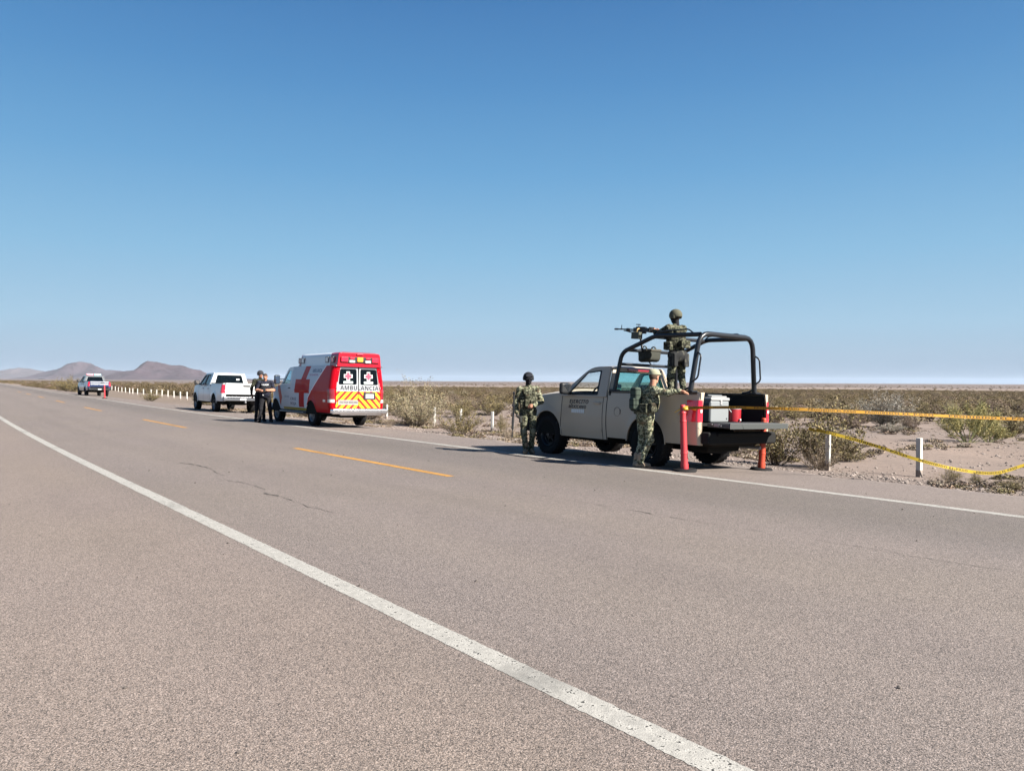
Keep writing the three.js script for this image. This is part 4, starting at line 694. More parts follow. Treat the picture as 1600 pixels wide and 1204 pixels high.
// the ambulance: a van with a raised roof
const amb = thing('ambulance', 'white and red ambulance van with raised roof and red cross parked on the shoulder', 'ambulance', [0, 0, 0]);
{
  const wb = 3.5, tail = -1.66, nose = 4.28, ra = 0.47, cy = 0.42, sill = 0.5, cr = 0.2;
  const arches = [[0, ra], [wb, ra]], lo = archLo(sill, cy, arches);
  const zf = (x, y) => {
    let z = 1.0; if (y > 1.2) z -= 0.115 * ((y - 1.2) / 0.9) ** 1.35; if (y < 0.85) z -= 0.05 * ((0.85 - y) / 0.35) ** 2;
    z += 0.012 * Math.exp(-(((y - 1.22) / 0.02) ** 2));
    for (const c of [0, wb]) { const d = Math.hypot(x - c, y - cy) - ra; z += 0.022 * Math.exp(-((d / 0.07) ** 2)); }
    const q = tail + cr - x; if (q > 0) z -= cr - Math.sqrt(Math.max(0, cr * cr - q * q));
    if (x > nose - 0.7) z -= 0.2 * ((x - nose + 0.7) / 0.7) ** 2.2;
    return z;
  };
  // livery, laid out in metres along the side; the left side carries the lettering
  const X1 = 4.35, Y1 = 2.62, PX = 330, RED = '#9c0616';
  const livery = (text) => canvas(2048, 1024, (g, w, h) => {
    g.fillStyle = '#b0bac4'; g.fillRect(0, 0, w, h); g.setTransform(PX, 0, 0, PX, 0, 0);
    const P = (pts, f) => { g.fillStyle = f; g.beginPath(); pts.forEach(([x, y], i) => (i ? g.lineTo(X1 - x, Y1 - y) : g.moveTo(X1 - x, Y1 - y))); g.closePath(); g.fill(); };
    P([[3.42, 1.5], [3.18, 1.5], [2.84, 0.95], [2.98, 0.62], [3.2, 1.0]], RED);
    P([[1.95, 2.2], [1.52, 2.2], [1.62, 2.02], [2.5, 1.38], [2.62, 1.4]], '#aab5c0');
    P([[1.58, 1.62], [0.23, 1.62], [0.19, 1.13], [1.6, 1.13]], RED);                      // the cross
    P([[1.15, 1.15], [0.66, 1.15], [0.65, 0.63], [1.14, 0.63]], RED);
    P([[1.06, 1.6], [0.6, 1.6], [0.29, 2.1], [0.74, 2.1]], RED);
    P([[-1.04, 2.1], [-1.9, 2.1], [-1.9, 0.4], [0.44, 0.4], [0.33, 0.97]], RED);
    g.strokeStyle = '#f4e9ea'; g.lineWidth = 0.035; g.beginPath(); g.moveTo(X1 + 1.04, Y1 - 2.1); g.lineTo(X1 - 0.33, Y1 - 0.97); g.lineTo(X1 - 0.44, Y1 - 0.4); g.stroke();
    for (let k = 0; k < 24; k++) for (const j of [0, 1]) P([[2.72 - k * 0.095, 0.6 - j * 0.045], [2.72 - k * 0.095 - 0.0475, 0.6 - j * 0.045], [2.72 - k * 0.095 - 0.0475 - 0.0, 0.555 - j * 0.045], [2.72 - k * 0.095, 0.555 - j * 0.045]].map(([x, y]) => [x - (j ? 0.0475 : 0), y]), '#22261c');
    g.fillStyle = 'rgba(196,170,40,1)'; for (let k = 0; k < 24; k++) for (const j of [0, 1]) g.fillRect(X1 - 2.72 + k * 0.095 + (j ? 0 : 0.0475), Y1 - 0.6 + j * 0.045, 0.0475, 0.045);
    if (text) {
      const T = (s, x, y, size, wide, f) => { g.save(); g.fillStyle = f; g.translate(X1 - x, Y1 - y); g.font = 'bold 100px sans-serif'; const q = g.measureText(s).width; g.scale(wide / q, size / 100); g.fillText(s, 0, 0); g.restore(); };
      T('AMBULANCIA', 0.1, 1.86, 0.17, 0.82, '#22365e'); T('CRUZ ROJA MEXICANA', 0.32, 1.74, 0.09, 0.75, '#97567a');
      T('CRUZ', 1.98, 0.86, 0.14, 0.58, '#303a58'); T('ROJA', 1.98, 0.69, 0.14, 0.58, '#303a58'); T('CRUZ ROJA', 2.62, 0.95, 0.1, 0.5, '#5d6c8c');
    }
  });
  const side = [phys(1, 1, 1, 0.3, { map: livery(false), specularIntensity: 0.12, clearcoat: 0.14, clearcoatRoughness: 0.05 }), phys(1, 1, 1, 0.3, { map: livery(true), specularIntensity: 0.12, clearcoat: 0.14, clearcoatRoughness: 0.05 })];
  const uvf = (x, y) => [(X1 - x) * PX / 2048, 1 - (Y1 - y) * PX / 1024];
  const redPaint = paint(0.3, 0.005, 0.016, 0.3, 0.5), whiteVan = paint(0.6, 0.62, 0.64, 0.3, 0.7);
  const yTop = 2.08, yW = 1.42, dR = 1.98, dF = 2.98;
  for (const sd of [-1, 1]) {
    const mat = side[sd < 0 ? 1 : 0];
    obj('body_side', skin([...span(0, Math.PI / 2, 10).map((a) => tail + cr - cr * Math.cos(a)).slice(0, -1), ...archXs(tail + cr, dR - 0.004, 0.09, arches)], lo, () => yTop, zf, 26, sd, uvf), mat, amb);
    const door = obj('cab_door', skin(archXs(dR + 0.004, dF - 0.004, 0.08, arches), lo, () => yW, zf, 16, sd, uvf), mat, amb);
    obj('door_handle', bx(dR + 0.14, 1.3, sd * 1.01, 0.16, 0.035, 0.03, 0.01), blackPlastic, door);
    obj('front_fender', skin(archXs(dF + 0.004, nose, 0.09, arches), lo, (x) => 1.42 - 0.34 * ((x - dF) / (nose - dF)) ** 1.5, zf, 12, sd, uvf), mat, amb);
    const lean = (g) => { warp(g, (v) => { v.z += zf(dR, v.y) - 0.045; }); return sd > 0 ? g : mirrorZ(g); };
    const hole = roundPoly([[2.82, 1.46], [2.42, 1.93], [2.12, 1.95], [2.1, 1.46]], 0.05);
    const fr = obj('window_frame', lean(extrude(roundPoly([[3.02, yW], [2.42, yTop - 0.02, 0.15], [dR, yTop, 0.01], [dR, yW, 0.01]], 0.02), 0.045, { holes: [hole], bevel: 0.006 })), whiteVan, amb);
    obj('side_window', lean(extrude(hole, 0.006).translate(0, 0, 0.014)), phys(0.55, 0.72, 0.78, 0.02, { transmission: 1, thickness: 0 }), fr);
    const m = obj('mirror', [bx(2.66, 1.6, sd * 1.27, 0.1, 0.34, 0.22, 0.05), bar([2.74, 1.62, sd * 0.96], [2.68, 1.62, sd * 1.2], 0.016), bar([2.74, 1.48, sd * 0.97], [2.68, 1.5, sd * 1.2], 0.016)], blackPlastic, amb); obj('mirror_glass', bx(2.604, 1.6, sd * 1.27, 0.012, 0.28, 0.17, 0.004), mirrorGlass, m);
    obj('running_board', bx(1.75, 0.44, sd * 0.98, 2.4, 0.05, 0.16, 0.02), steelGrey, amb);
    const tl = obj('tail_lamp', skin(span(0.25, Math.PI / 2, 8).map((a) => tail + cr - cr * Math.cos(a)), () => 0.96, () => 1.3, (x, y) => zf(x, y) + 0.01, 4, sd, undefined, 0.02), darkRed, amb);
    obj('reversing_lamp', skin(span(0.25, Math.PI / 2, 8).map((a) => tail + cr - cr * Math.cos(a)), () => 0.85, () => 0.955, (x, y) => zf(x, y) + 0.01, 3, sd, undefined, 0.02), whiteLens, tl);
    obj('side_marker', skin(span(-1.25, -1.05, 3), () => 0.86, () => 0.94, (x, y) => zf(x, y) + 0.008, 1, sd, undefined, 0.01), whiteLens, amb);
    // warning lamps along the roof's side
    for (const [x, mt] of [[1.6, darkRed], [1.33, whiteLens], [-0.85, whiteLens], [-1.3, redLens]]) { const l = obj('warning_lamp', bx(x, 2.29, sd * 0.79, 0.2, 0.16, 0.05, 0.015), mt, amb); obj('lamp_frame', [bx(x, 2.38, sd * 0.788, 0.24, 0.02, 0.06, 0.006), bx(x, 2.2, sd * 0.788, 0.24, 0.02, 0.06, 0.006), bx(x - 0.11, 2.29, sd * 0.788, 0.02, 0.2, 0.06, 0.006), bx(x + 0.11, 2.29, sd * 0.788, 0.02, 0.2, 0.06, 0.006)], steelGrey, l); }
    for (const c of [0, wb]) obj('wheel_well', wheelWell(c, ra, cy, sd > 0 ? 0.62 : -0.98, sd > 0 ? 0.98 : -0.62), under, amb);
  }
  // raised roof: three lengths, red at both ends
  const prof = [[-1.78, 2.06], [1.95, 2.06], [1.78, 2.46], [1.6, 2.53], [-1.62, 2.545], [-1.72, 2.5]];
  const piece = (a, b, mat, name) => {
    const yT = (x) => (x > 1.6 ? 2.53 - (x - 1.6) * 1.32 : x < -1.6 ? 2.545 - ((-1.6 - x) / 0.16) ** 2 * 0.05 : 2.54), g = grid(8, 20, (u, v) => {
      const x = a + (b - a) * u, t = yT(x), w = 0.8, k = v * 2 - 1, s = Math.sign(k), q = Math.abs(k);
      if (q > 0.45) { const f = (1 - q) / 0.55; return [x, 2.06 + (t - 0.09 - 2.06) * f, s * (w - 0.05 * f)]; }
      const an = (1 - q / 0.45) * 1; const ar = Math.min(1, (0.45 - q) / 0.12); return [x, t - 0.09 + 0.09 * Math.sin(ar * Math.PI / 2), s * ((w - 0.05) - 0.11 * (1 - Math.cos(ar * Math.PI / 2))) * (q > 0.33 ? 1 : q / 0.33)];
    });
    return obj(name, g, mat, amb);
  };
  piece(-1.7, -1.08, redPaint, 'raised_roof'); piece(-1.08, 1.5, whiteVan, 'raised_roof'); piece(1.5, 1.96, redPaint, 'raised_roof');
  obj('roof_gutter', [-1, 1].map((s) => bx(0.1, 2.07, s * 0.84, 3.7, 0.03, 0.04, 0.012)), steelGrey, amb);
  obj('roof_end', [extrude(roundPoly([[-0.8, 2.05, 0.01], [0.8, 2.05, 0.01], [0.745, 2.52], [-0.745, 2.52]], 0.1), 0.05, { bevel: 0.012 }).rotateY(-Math.PI / 2).translate(-1.66, 0, 0)], redPaint, amb);
  obj('roof_peak_lamp', bx(-1.73, 2.475, 0, 0.06, 0.06, 0.24, 0.02), redLens, amb);
  // rear warning band
  const band = obj('lamp_band', bx(-1.72, 2.28, 0.0, 0.04, 0.2, 1.38, 0.02), blackPlastic, amb);
  for (const [z, w, h, dy, mt] of [[-0.56, 0.24, 0.16, 0.01, redLens], [-0.29, 0.2, 0.08, -0.05, whiteLens], [-0.29, 0.15, 0.06, 0.06, redLens], [0, 0.2, 0.15, 0.02, amberLens], [0.29, 0.2, 0.08, -0.05, whiteLens], [0.29, 0.15, 0.06, 0.06, redLens], [0.56, 0.24, 0.16, 0.01, redLens]]) obj('rear_lamp', bx(-1.748, 2.28 + dy, z, 0.04, h, w, 0.012), mt, band);
  // rear doors with print
  const rear = canvas(1024, 1024, (g, w, h) => {         // 1.64 m wide, y from 0.62 to 2.1
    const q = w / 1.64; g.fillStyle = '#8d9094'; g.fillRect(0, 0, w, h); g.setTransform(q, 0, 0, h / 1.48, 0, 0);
    const y0 = 2.1, X = (z) => z + 0.82;
    g.save(); g.beginPath(); g.rect(0, y0 - 1.23, 1.64, 0.61); g.clip(); g.fillStyle = '#98100f'; g.fillRect(0, 0.8, 1.64, 0.8); g.fillStyle = '#c9b112';
    for (let k = -3; k < 8; k++) for (const s of [-1, 1]) { g.beginPath(); const b = k * 0.235 + 0.02, dx = 0.62; const a = (t) => 0.82 + s * t; g.moveTo(a(b), y0 - 1.25); g.lineTo(a(b + 0.125), y0 - 1.25); g.lineTo(a(b + 0.125 + dx), y0 - 0.6); g.lineTo(a(b + dx), y0 - 0.6); g.closePath(); g.save(); g.clip(); g.fillRect(s < 0 ? 0 : 0.82, 0, 0.82, 3); g.restore(); }
    g.restore();
    const T = (s, z, y, size, wide, f) => { g.save(); g.fillStyle = f; g.translate(X(z), y0 - y); g.font = 'bold 100px sans-serif'; g.scale(wide / g.measureText(s).width, size / 100); g.fillText(s, 0, 0); g.restore(); };
    T('AMBULANCIA', -0.66, 1.275, 0.2, 1.4, '#06080c');
    g.fillStyle = '#8b8683'; g.fillRect(X(-0.72), y0 - 0.94, 0.72, 0.16); T('CRUZ ROJA MEXICANA', -0.69, 0.83, 0.1, 0.66, '#231a20');
  });
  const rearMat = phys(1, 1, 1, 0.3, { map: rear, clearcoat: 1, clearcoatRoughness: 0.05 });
  const uvRear = (g) => { const p = g.attributes.position, u = g.attributes.uv; for (let i = 0; i < p.count; i++) u.setXY(i, (p.getX(i) + 0.82) / 1.64, 1 - (2.1 - p.getY(i)) / 1.48); return g; };
  const lean = (g) => { g.rotateY(-Math.PI / 2); return warp(g, (v) => { v.x += -1.64 + Math.max(0, v.y - 1.2) * 0.06; }); };
  const cross = (z, y, r, t) => roundPoly([[-t, -r], [t, -r], [t, -t], [r, -t], [r, t], [t, t], [t, r], [-t, r], [-t, t], [-r, t], [-r, -t], [-t, -t]].map(([a, b]) => [a + z, b + y]), 0.001);
  for (const s of [-1, 1]) {
    const m = (pts) => (s > 0 ? pts : pts.map(([a, b, c]) => [-a, b, c]).reverse());
    const hole = m(roundPoly([[0.07, 1.45], [0.72, 1.45], [0.66, 1.98], [0.07, 1.98]], 0.06)), outl = m(roundPoly([[0.006, 0.66, 0.01], [0.81, 0.66], [0.8, 1.3, 0.3], [0.73, 2.08], [0.006, 2.08, 0.01]], 0.05));
    const d = obj('rear_door', lean(uvRear(extrude(outl, 0.04, { holes: [hole], bevel: 0.008 }))), rearMat, amb);
    obj('rear_window', lean(extrude(hole, 0.008).translate(0, 0, 0.018)), glassDark, d);
    const zc = s * 0.37; obj('window_cross', [lean(extrude(cross(zc, 1.74, 0.155, 0.062), 0.003).translate(0, 0, 0.03))], whitePlate, d); obj('window_cross_red', [lean(extrude(cross(zc, 1.74, 0.117, 0.045), 0.003).translate(0, 0, 0.034))], std(0.42, 0.02, 0.06, 0.5), d);
    obj('window_sticker', [lean(extrude(roundPoly([[zc - 0.17, 1.49], [zc + 0.17, 1.49], [zc + 0.17, 1.57], [zc - 0.17, 1.57]], 0.01), 0.003).translate(0, 0, 0.03))], std(0.36, 0.42, 0.42, 0.5), d);
    obj('hinge', [0.85, 1.35, 1.9].map((y) => bx(-1.68 + Math.max(0, y - 1.2) * 0.06, y, s * (0.8 - Math.max(0, y - 1.3) * 0.1), 0.04, 0.08, 0.03, 0.01)), steelGrey, d);
  }
  const pl = obj('plate_recess', bx(-1.68, 1.08, 0.4, 0.03, 0.25, 0.44, 0.02), blackPlastic, amb); obj('number_plate', bx(-1.7, 1.07, 0.4, 0.012, 0.15, 0.3, 0.006), whitePlate, pl);
  obj('door_gap', bx(-1.655, 1.35, 0, 0.03, 1.4, 0.012, 0), under, amb);
  obj('rear_bumper', [bx(-1.78, 0.56, 0, 0.22, 0.18, 2.02, 0.05), bx(-1.74, 0.46, 0.05, 0.16, 0.06, 1.5, 0.02)], chrome, amb); obj('bumper_step', bx(-1.8, 0.655, 0, 0.16, 0.015, 1.3, 0.006), blackPlastic, amb);
  // cab front
  obj('windscreen', grid(10, 6, (u, v) => { const a = 2 * u - 1, y = yW + 0.02 + (2.03 - yW) * v; return [3.0 - 0.62 * v + 0.12 * (1 - a * a), y, a * (zf(2.9, y) - 0.03)]; }), glassClear, amb);
  obj('cab_roof', grid(10, 6, (u, v) => { const a = 2 * u - 1; return [1.9 + 0.5 * v + 0.12 * v * (1 - a * a), 2.06 + 0.03 * (1 - a ** 4) - 0.03 * v * v, a * 0.88]; }), redPaint, amb);
  obj('bonnet', grid(14, 12, (u, v) => { const a = 2 * u - 1, x = dF + (nose + 0.02 - dF) * v, t = 1.42 - 0.34 * Math.min(1, v) ** 1.5; return [x, t + 0.06 * (1 - a ** 4) * (1 - v ** 6) + 0.002, a * (zf(Math.min(x, nose), t) - 0.01)]; }), whiteVan, amb);
  obj('grille', bx(nose - 0.01, 0.88, 0, 0.12, 0.34, 1.0, 0.03), blackPlastic, amb); for (const s of [-1, 1]) obj('headlamp', bx(nose - 0.02, 0.88, s * 0.65, 0.12, 0.26, 0.24, 0.04), whiteLens, amb);
  obj('front_bumper', bx(nose + 0.04, 0.58, 0, 0.2, 0.22, 1.9, 0.06), chrome, amb);
  obj('cab_floor', [bx(2.4, 0.62, 0, 1.1, 0.06, 1.8, 0.01), bx(1.9, 1.2, 0, 0.05, 1.5, 1.74, 0.01), bx(3.0, 0.95, 0, 0.05, 0.8, 1.7, 0.01)], under, amb); obj('dashboard', bx(2.86, 1.34, 0, 0.4, 0.22, 1.65, 0.07), seatMat, amb);
  for (const z of [-0.45, 0.45]) obj('seat', seatGeo(2.35, z, 0.78), seatMat, amb);
  obj('chassis', [bx(1.2, 0.42, 0, 5.0, 0.18, 0.9, 0.03), bx(0.3, 0.5, 0, 3.6, 0.1, 1.86, 0.02), bx(0, 0.4, 0, 0.16, 0.16, 1.6, 0.06), bx(wb, 0.4, 0, 0.14, 0.14, 1.6, 0.05), bx(-1.2, 0.5, 0, 0.7, 0.12, 1.7, 0.04)], under, amb);
  wheels(amb, [[0, -0.84], [0, 0.84], [wb, -0.84], [wb, 0.84]], 0.385, 0.25, 'steel', steelGrey);
  pose(amb, 25.25, 12.0, 1.8, 1.0, -0.05);
}
// ---------------------------------------------------------------- people: one continuous skin each, drawn from a distance field
// a person's own axes: x to their left, y up, z ahead
const cap = (a, b, ra, rb, part) => ({ t: 0, a, b, ra, rb, part }), ell = (c, r, part) => ({ t: 1, c, r, part }), box = (c, h, rr, part, turn = 0) => ({ t: 2, c, h, rr, part, cs: Math.cos(turn), sn: Math.sin(turn) });
function dist(q, x, y, z) {
  if (q.t === 0) {
    const ax = q.b[0] - q.a[0], ay = q.b[1] - q.a[1], az = q.b[2] - q.a[2], px = x - q.a[0], py = y - q.a[1], pz = z - q.a[2];
    const h = clamp((px * ax + py * ay + pz * az) / (ax * ax + ay * ay + az * az + 1e-9));
    return Math.hypot(px - ax * h, py - ay * h, pz - az * h) - (q.ra + (q.rb - q.ra) * h);
  }
  if (q.t === 1) { const a = (x - q.c[0]) / q.r[0], b = (y - q.c[1]) / q.r[1], c = (z - q.c[2]) / q.r[2], k0 = Math.hypot(a, b, c), k1 = Math.hypot(a / q.r[0], b / q.r[1], c / q.r[2]); return k1 < 1e-6 ? -Math.min(...q.r) : k0 * (k0 - 1) / k1; }
  const ux = x - q.c[0], uz = z - q.c[2], rx = ux * q.cs - uz * q.sn, rz = ux * q.sn + uz * q.cs;
  const dx = Math.abs(rx) - q.h[0] + q.rr, dy = Math.abs(y - q.c[1]) - q.h[1] + q.rr, dz = Math.abs(rz) - q.h[2] + q.rr;
  return Math.hypot(Math.max(dx, 0), Math.max(dy, 0), Math.max(dz, 0)) + Math.min(Math.max(dx, dy, dz), 0) - q.rr;
}
function surface(prims, cell, k, color, cut, wrinkle = 0) {            // smooth union of the pieces, meshed by surface nets
  const lo = [1e9, 1e9, 1e9], hi = [-1e9, -1e9, -1e9];
  for (const q of prims) {
    const ps = q.t === 0 ? [[q.a, q.ra], [q.b, q.rb]] : [[q.c, Math.max(...(q.t === 1 ? q.r : [Math.hypot(q.h[0], q.h[2]), q.h[1]]))]];
    for (const [c, r] of ps) for (let i = 0; i < 3; i++) { lo[i] = Math.min(lo[i], c[i] - r - cell * 2 - k); hi[i] = Math.max(hi[i], c[i] + r + cell * 2 + k); }
  }
  const n = lo.map((l, i) => Math.ceil((hi[i] - l) / cell) + 1), F = new Float32Array(n[0] * n[1] * n[2]);
  const field = (x, y, z) => { let d = 1e3; for (const q of prims) { const e = dist(q, x, y, z); if (e - d > k) continue; const h = Math.max(k - Math.abs(d - e), 0) / k; d = Math.min(d, e) - h * h * k * 0.25; } if (wrinkle && Math.abs(d) < 0.04) d += wrinkle * (noise(x * 9, y * 24 + 4 * noise(x * 5, y * 4, z * 5), z * 9) + 0.5 * noise(x * 22, y * 30, z * 22)); return cut ? Math.max(d, cut(x, y, z)) : d; };
  let o = 0; for (let c = 0; c < n[2]; c++) for (let b = 0; b < n[1]; b++) for (let a = 0; a < n[0]; a++) F[o++] = field(lo[0] + a * cell, lo[1] + b * cell, lo[2] + c * cell);
  const sx = 1, sy = n[0], sz = n[0] * n[1], vid = new Int32Array(F.length).fill(-1), P = [], ix = [];
  const corners = [0, sx, sy, sx + sy, sz, sx + sz, sy + sz, sx + sy + sz], E = [[0, 1], [2, 3], [4, 5], [6, 7], [0, 2], [1, 3], [4, 6], [5, 7], [0, 4], [1, 5], [2, 6], [3, 7]];
  for (let c = 0; c < n[2] - 1; c++) for (let b = 0; b < n[1] - 1; b++) for (let a = 0; a < n[0] - 1; a++) {
    const i = a + b * sy + c * sz; let m = 0; for (let q = 0; q < 8; q++) if (F[i + corners[q]] < 0) m |= 1 << q;
    if (m === 0 || m === 255) continue;
    let x = 0, y = 0, z = 0, s = 0;
    for (const [p, q] of E) if (((m >> p) & 1) !== ((m >> q) & 1)) { const f = F[i + corners[p]], g = F[i + corners[q]], t = f / (f - g); x += (p & 1) + t * ((q & 1) - (p & 1)); y += ((p >> 1) & 1) + t * (((q >> 1) & 1) - ((p >> 1) & 1)); z += (p >> 2) + t * ((q >> 2) - (p >> 2)); s++; }
    vid[i] = P.length / 3; P.push(lo[0] + (a + x / s) * cell, lo[1] + (b + y / s) * cell, lo[2] + (c + z / s) * cell);
  }
  for (let c = 1; c < n[2] - 1; c++) for (let b = 1; b < n[1] - 1; b++) for (let a = 1; a < n[0] - 1; a++) {
    const i = a + b * sy + c * sz, v = F[i] < 0;
    for (const [d, u, w] of [[sx, sy, sz], [sy, sz, sx], [sz, sx, sy]]) {
      if (v === F[i + d] < 0) continue;
      const q = [vid[i], vid[i - u], vid[i - u - w], vid[i - w]]; if (q.some((e) => e < 0)) continue;
      v ? ix.push(q[0], q[1], q[2], q[0], q[2], q[3]) : ix.push(q[0], q[2], q[1], q[0], q[3], q[2]);
    }
  }
  const N = [], C = [], e = cell * 0.5;
  for (let i = 0; i < P.length; i += 3) {
    const [x, y, z] = [P[i], P[i + 1], P[i + 2]], g = V(field(x + e, y, z) - field(x - e, y, z), field(x, y + e, z) - field(x, y - e, z), field(x, y, z + e) - field(x, y, z - e)).normalize(); N.push(g.x, g.y, g.z);
    let best = 1e9, part = null; for (const q of prims) { const d = dist(q, x, y, z); if (d < best) { best = d; part = q.part; } }
    C.push(...color(part, x, y, z));
  }
  const g = new THREE.BufferGeometry(); g.setAttribute('position', new THREE.Float32BufferAttribute(P, 3)); g.setAttribute('normal', new THREE.Float32BufferAttribute(N, 3)); g.setAttribute('color', new THREE.Float32BufferAttribute(C, 3)); g.setIndex(ix);
  return g;
}
const cloth = phys(1, 1, 1, 0.92, { vertexColors: true, specularIntensity: 0.4 }), skinMat = cloth;
const camoTones = [[0.25, 0.25, 0.18], [0.17, 0.18, 0.115], [0.075, 0.085, 0.05], [0.025, 0.027, 0.02], [0.12, 0.092, 0.06]];
function camo(dark = 1, seed = 0) {                        // small-patch desert camouflage
  return (x, y, z) => {
    const f = 21, g = (a) => Math.floor(a / 0.014) * 0.014, X = g(x), Y = g(y), Z = g(z);
    const a = noise(X * f, Y * f * 0.8, Z * f + seed), b = noise(X * 34 + 9, Y * 30, Z * 34 + seed), c = noise(X * 9, Y * 9, Z * 9 + seed + 4);
    const k = b > 0.16 ? 3 : a > 0.16 ? 2 : a < -0.2 ? 1 : c > 0.25 ? 4 : 0; return camoTones[k].map((q) => q * dark);
  };
}
const flat = (...c) => () => c;
const SKIN = [0.33, 0.17, 0.115];
function hand(w, dir, palm, curl, spreadSide, part = 'skin') {  // wrist, direction of the fingers, where the palm looks, how far they curl, +1 thumb on the cross side
  const D = V(...dir).normalize(), Pn = V(...palm).addScaledVector(D, -V(...palm).dot(D)).normalize(), S = D.clone().cross(Pn), at = (d, s, p) => V(...w).addScaledVector(D, d).addScaledVector(S, s).addScaledVector(Pn, p).toArray();
  const q = [cap(at(0, 0.012, 0), at(0.075, 0.026, 0), 0.021, 0.016, part), cap(at(0, -0.012, 0), at(0.07, -0.026, 0), 0.021, 0.016, part), cap(at(0.01, 0, 0), at(0.08, 0, 0), 0.022, 0.017, part)];
  [[0.031, 0.072, 0.9], [0.0105, 0.08, 1], [-0.0105, 0.078, 0.95], [-0.031, 0.066, 0.75]].forEach(([s, d, len], i) => {
    let a = 0.1 * curl, p = [d, s * spreadSide * -1, 0];
    for (const L of [0.042, 0.026, 0.02]) { a += curl * 0.62 + 0.06 * i * curl; const e = [p[0] + Math.cos(a) * L * len, p[1] * 1.03, p[2] + Math.sin(a) * L * len]; q.push(cap(at(...p), at(...e), 0.0095, 0.0085, part)); p = e; }
  });
  const s = -spreadSide; q.push(cap(at(0.015, s * 0.02, 0.004), at(0.045, s * 0.05, 0.018), 0.013, 0.011, part), cap(at(0.045, s * 0.05, 0.018), at(0.075, s * 0.052, 0.036), 0.0105, 0.0085, part));
  return q;
}
function headPrims(c, turn, nod, part = 'skin') {
  const cs = Math.cos(turn), sn = Math.sin(turn), cn = Math.cos(nod), s2 = Math.sin(nod);
  const at = (x, y, z) => { const yy = y * cn - z * s2, zz = y * s2 + z * cn; return [c[0] + x * cs + zz * sn, c[1] + yy, c[2] - x * sn + zz * cs]; };
  const q = [ell(at(0, 0.025, -0.012), [0.077, 0.095, 0.094], 'hair'), ell(at(0, -0.01, 0.022), [0.067, 0.09, 0.075], part), cap(at(-0.028, -0.075, 0.03), at(0.028, -0.075, 0.03), 0.034, 0.034, part), cap(at(0, -0.082, 0.066), at(0, -0.09, 0.066), 0.021, 0.018, part),
    cap(at(0, 0.018, 0.088), at(0, -0.022, 0.108), 0.01, 0.0145, part), cap(at(-0.022, -0.052, 0.088), at(0.022, -0.052, 0.088), 0.0085, 0.0085, part === 'skin' ? 'lip' : part), cap(at(-0.05, 0.03, 0.074), at(0.05, 0.03, 0.074), 0.013, 0.013, part),
    ell(at(-0.03, 0.008, 0.079), [0.013, 0.0085, 0.009], 'eye'), ell(at(0.03, 0.008, 0.079), [0.013, 0.0085, 0.009], 'eye'), ell(at(-0.076, -0.004, 0), [0.012, 0.033, 0.021], part), ell(at(0.076, -0.004, 0), [0.012, 0.033, 0.021], part),
    cap(at(0, -0.06, -0.02), [c[0], c[1] - 0.19, c[2] - 0.035], 0.055, 0.06, part)];
  return { q, at };
}
// joints of one person; legs, trunk and arms are limbs between them
function person(name, label, P, pos, turn, tones, group) {
  const t = thing(name, label, 'person', pos, turn, group), J = P.j, k = 0.035, prims = [];
  for (const s of ['L', 'R']) {
    prims.push(cap(J['hip' + s], J['knee' + s], 0.098, 0.071, 'leg'), cap(J['knee' + s], J['ankle' + s], 0.069, 0.056, 'leg'), cap([J['ankle' + s][0], J['ankle' + s][1] + 0.12, J['ankle' + s][2]], J['ankle' + s], 0.054, 0.048, 'boot'));
    const a = J['ankle' + s], f = P['foot' + s] ?? [0, 1], fx = f[0] / Math.hypot(...f), fz = f[1] / Math.hypot(...f);
    prims.push(cap([a[0] - fx * 0.05, a[1] - 0.05, a[2] - fz * 0.05], [a[0] + fx * 0.07, a[1] - 0.045, a[2] + fz * 0.07], 0.045, 0.046, 'boot'), cap([a[0] + fx * 0.07, a[1] - 0.05, a[2] + fz * 0.07], [a[0] + fx * 0.155, a[1] - 0.055, a[2] + fz * 0.155], 0.046, 0.037, 'boot'));
    prims.push(cap(J['shoulder' + s], J['elbow' + s], 0.07, 0.056, 'sleeve'), cap(J['elbow' + s], J['wrist' + s], 0.056, 0.042, P.bareArms ? 'skin' : 'sleeve'));
  }
  const pv = J.pelvis, ch = J.chest, nk = J.neck;
  prims.push(ell(pv, [0.178, 0.15, 0.135], 'leg'), ell([(pv[0] + ch[0]) / 2, (pv[1] + ch[1]) / 2, (pv[2] + ch[2]) / 2], [0.165, 0.2, 0.125], 'coat'), ell(ch, [0.195, 0.21, 0.135], 'coat'), cap(J.shoulderL, J.shoulderR, 0.074, 0.074, 'coat'), cap(ch, nk, 0.1, 0.06, 'coat'));
  for (const q of P.extra ?? []) prims.push(q);
  const parts = [surface(prims, 0.0135, k, (p, x, y, z) => (tones[p] ?? tones.coat)(x, y, z), null, 0.011)];
  const hd = headPrims(J.head, P.headTurn ?? 0, P.nod ?? 0, P.mask ? 'mask' : 'skin');
  const hue = { skin: SKIN, lip: [0.24, 0.09, 0.075], eye: [0.03, 0.025, 0.022], hair: P.hair ?? [0.02, 0.017, 0.015], mask: [0.012, 0.012, 0.015] };
  parts.push(surface(hd.q, 0.0058, 0.012, (p) => hue[p]));
  for (const s of ['L', 'R']) { const h = P['hand' + s]; parts.push(surface(hand(J['wrist' + s], h.dir, h.palm, h.curl, h.side, h.glove ? 'glove' : 'skin'), 0.0045, 0.008, (p) => (p === 'glove' ? [0.03, 0.03, 0.03] : SKIN))); }
  obj('body', parts, cloth, t);
  return { t, at: hd.at, J };
}
const bodyPiece = (name, t, prims, mat, color, cell = 0.012, k = 0.012, cut) => obj(name, norm(surface(prims, cell, k, color, cut)), mat, t);
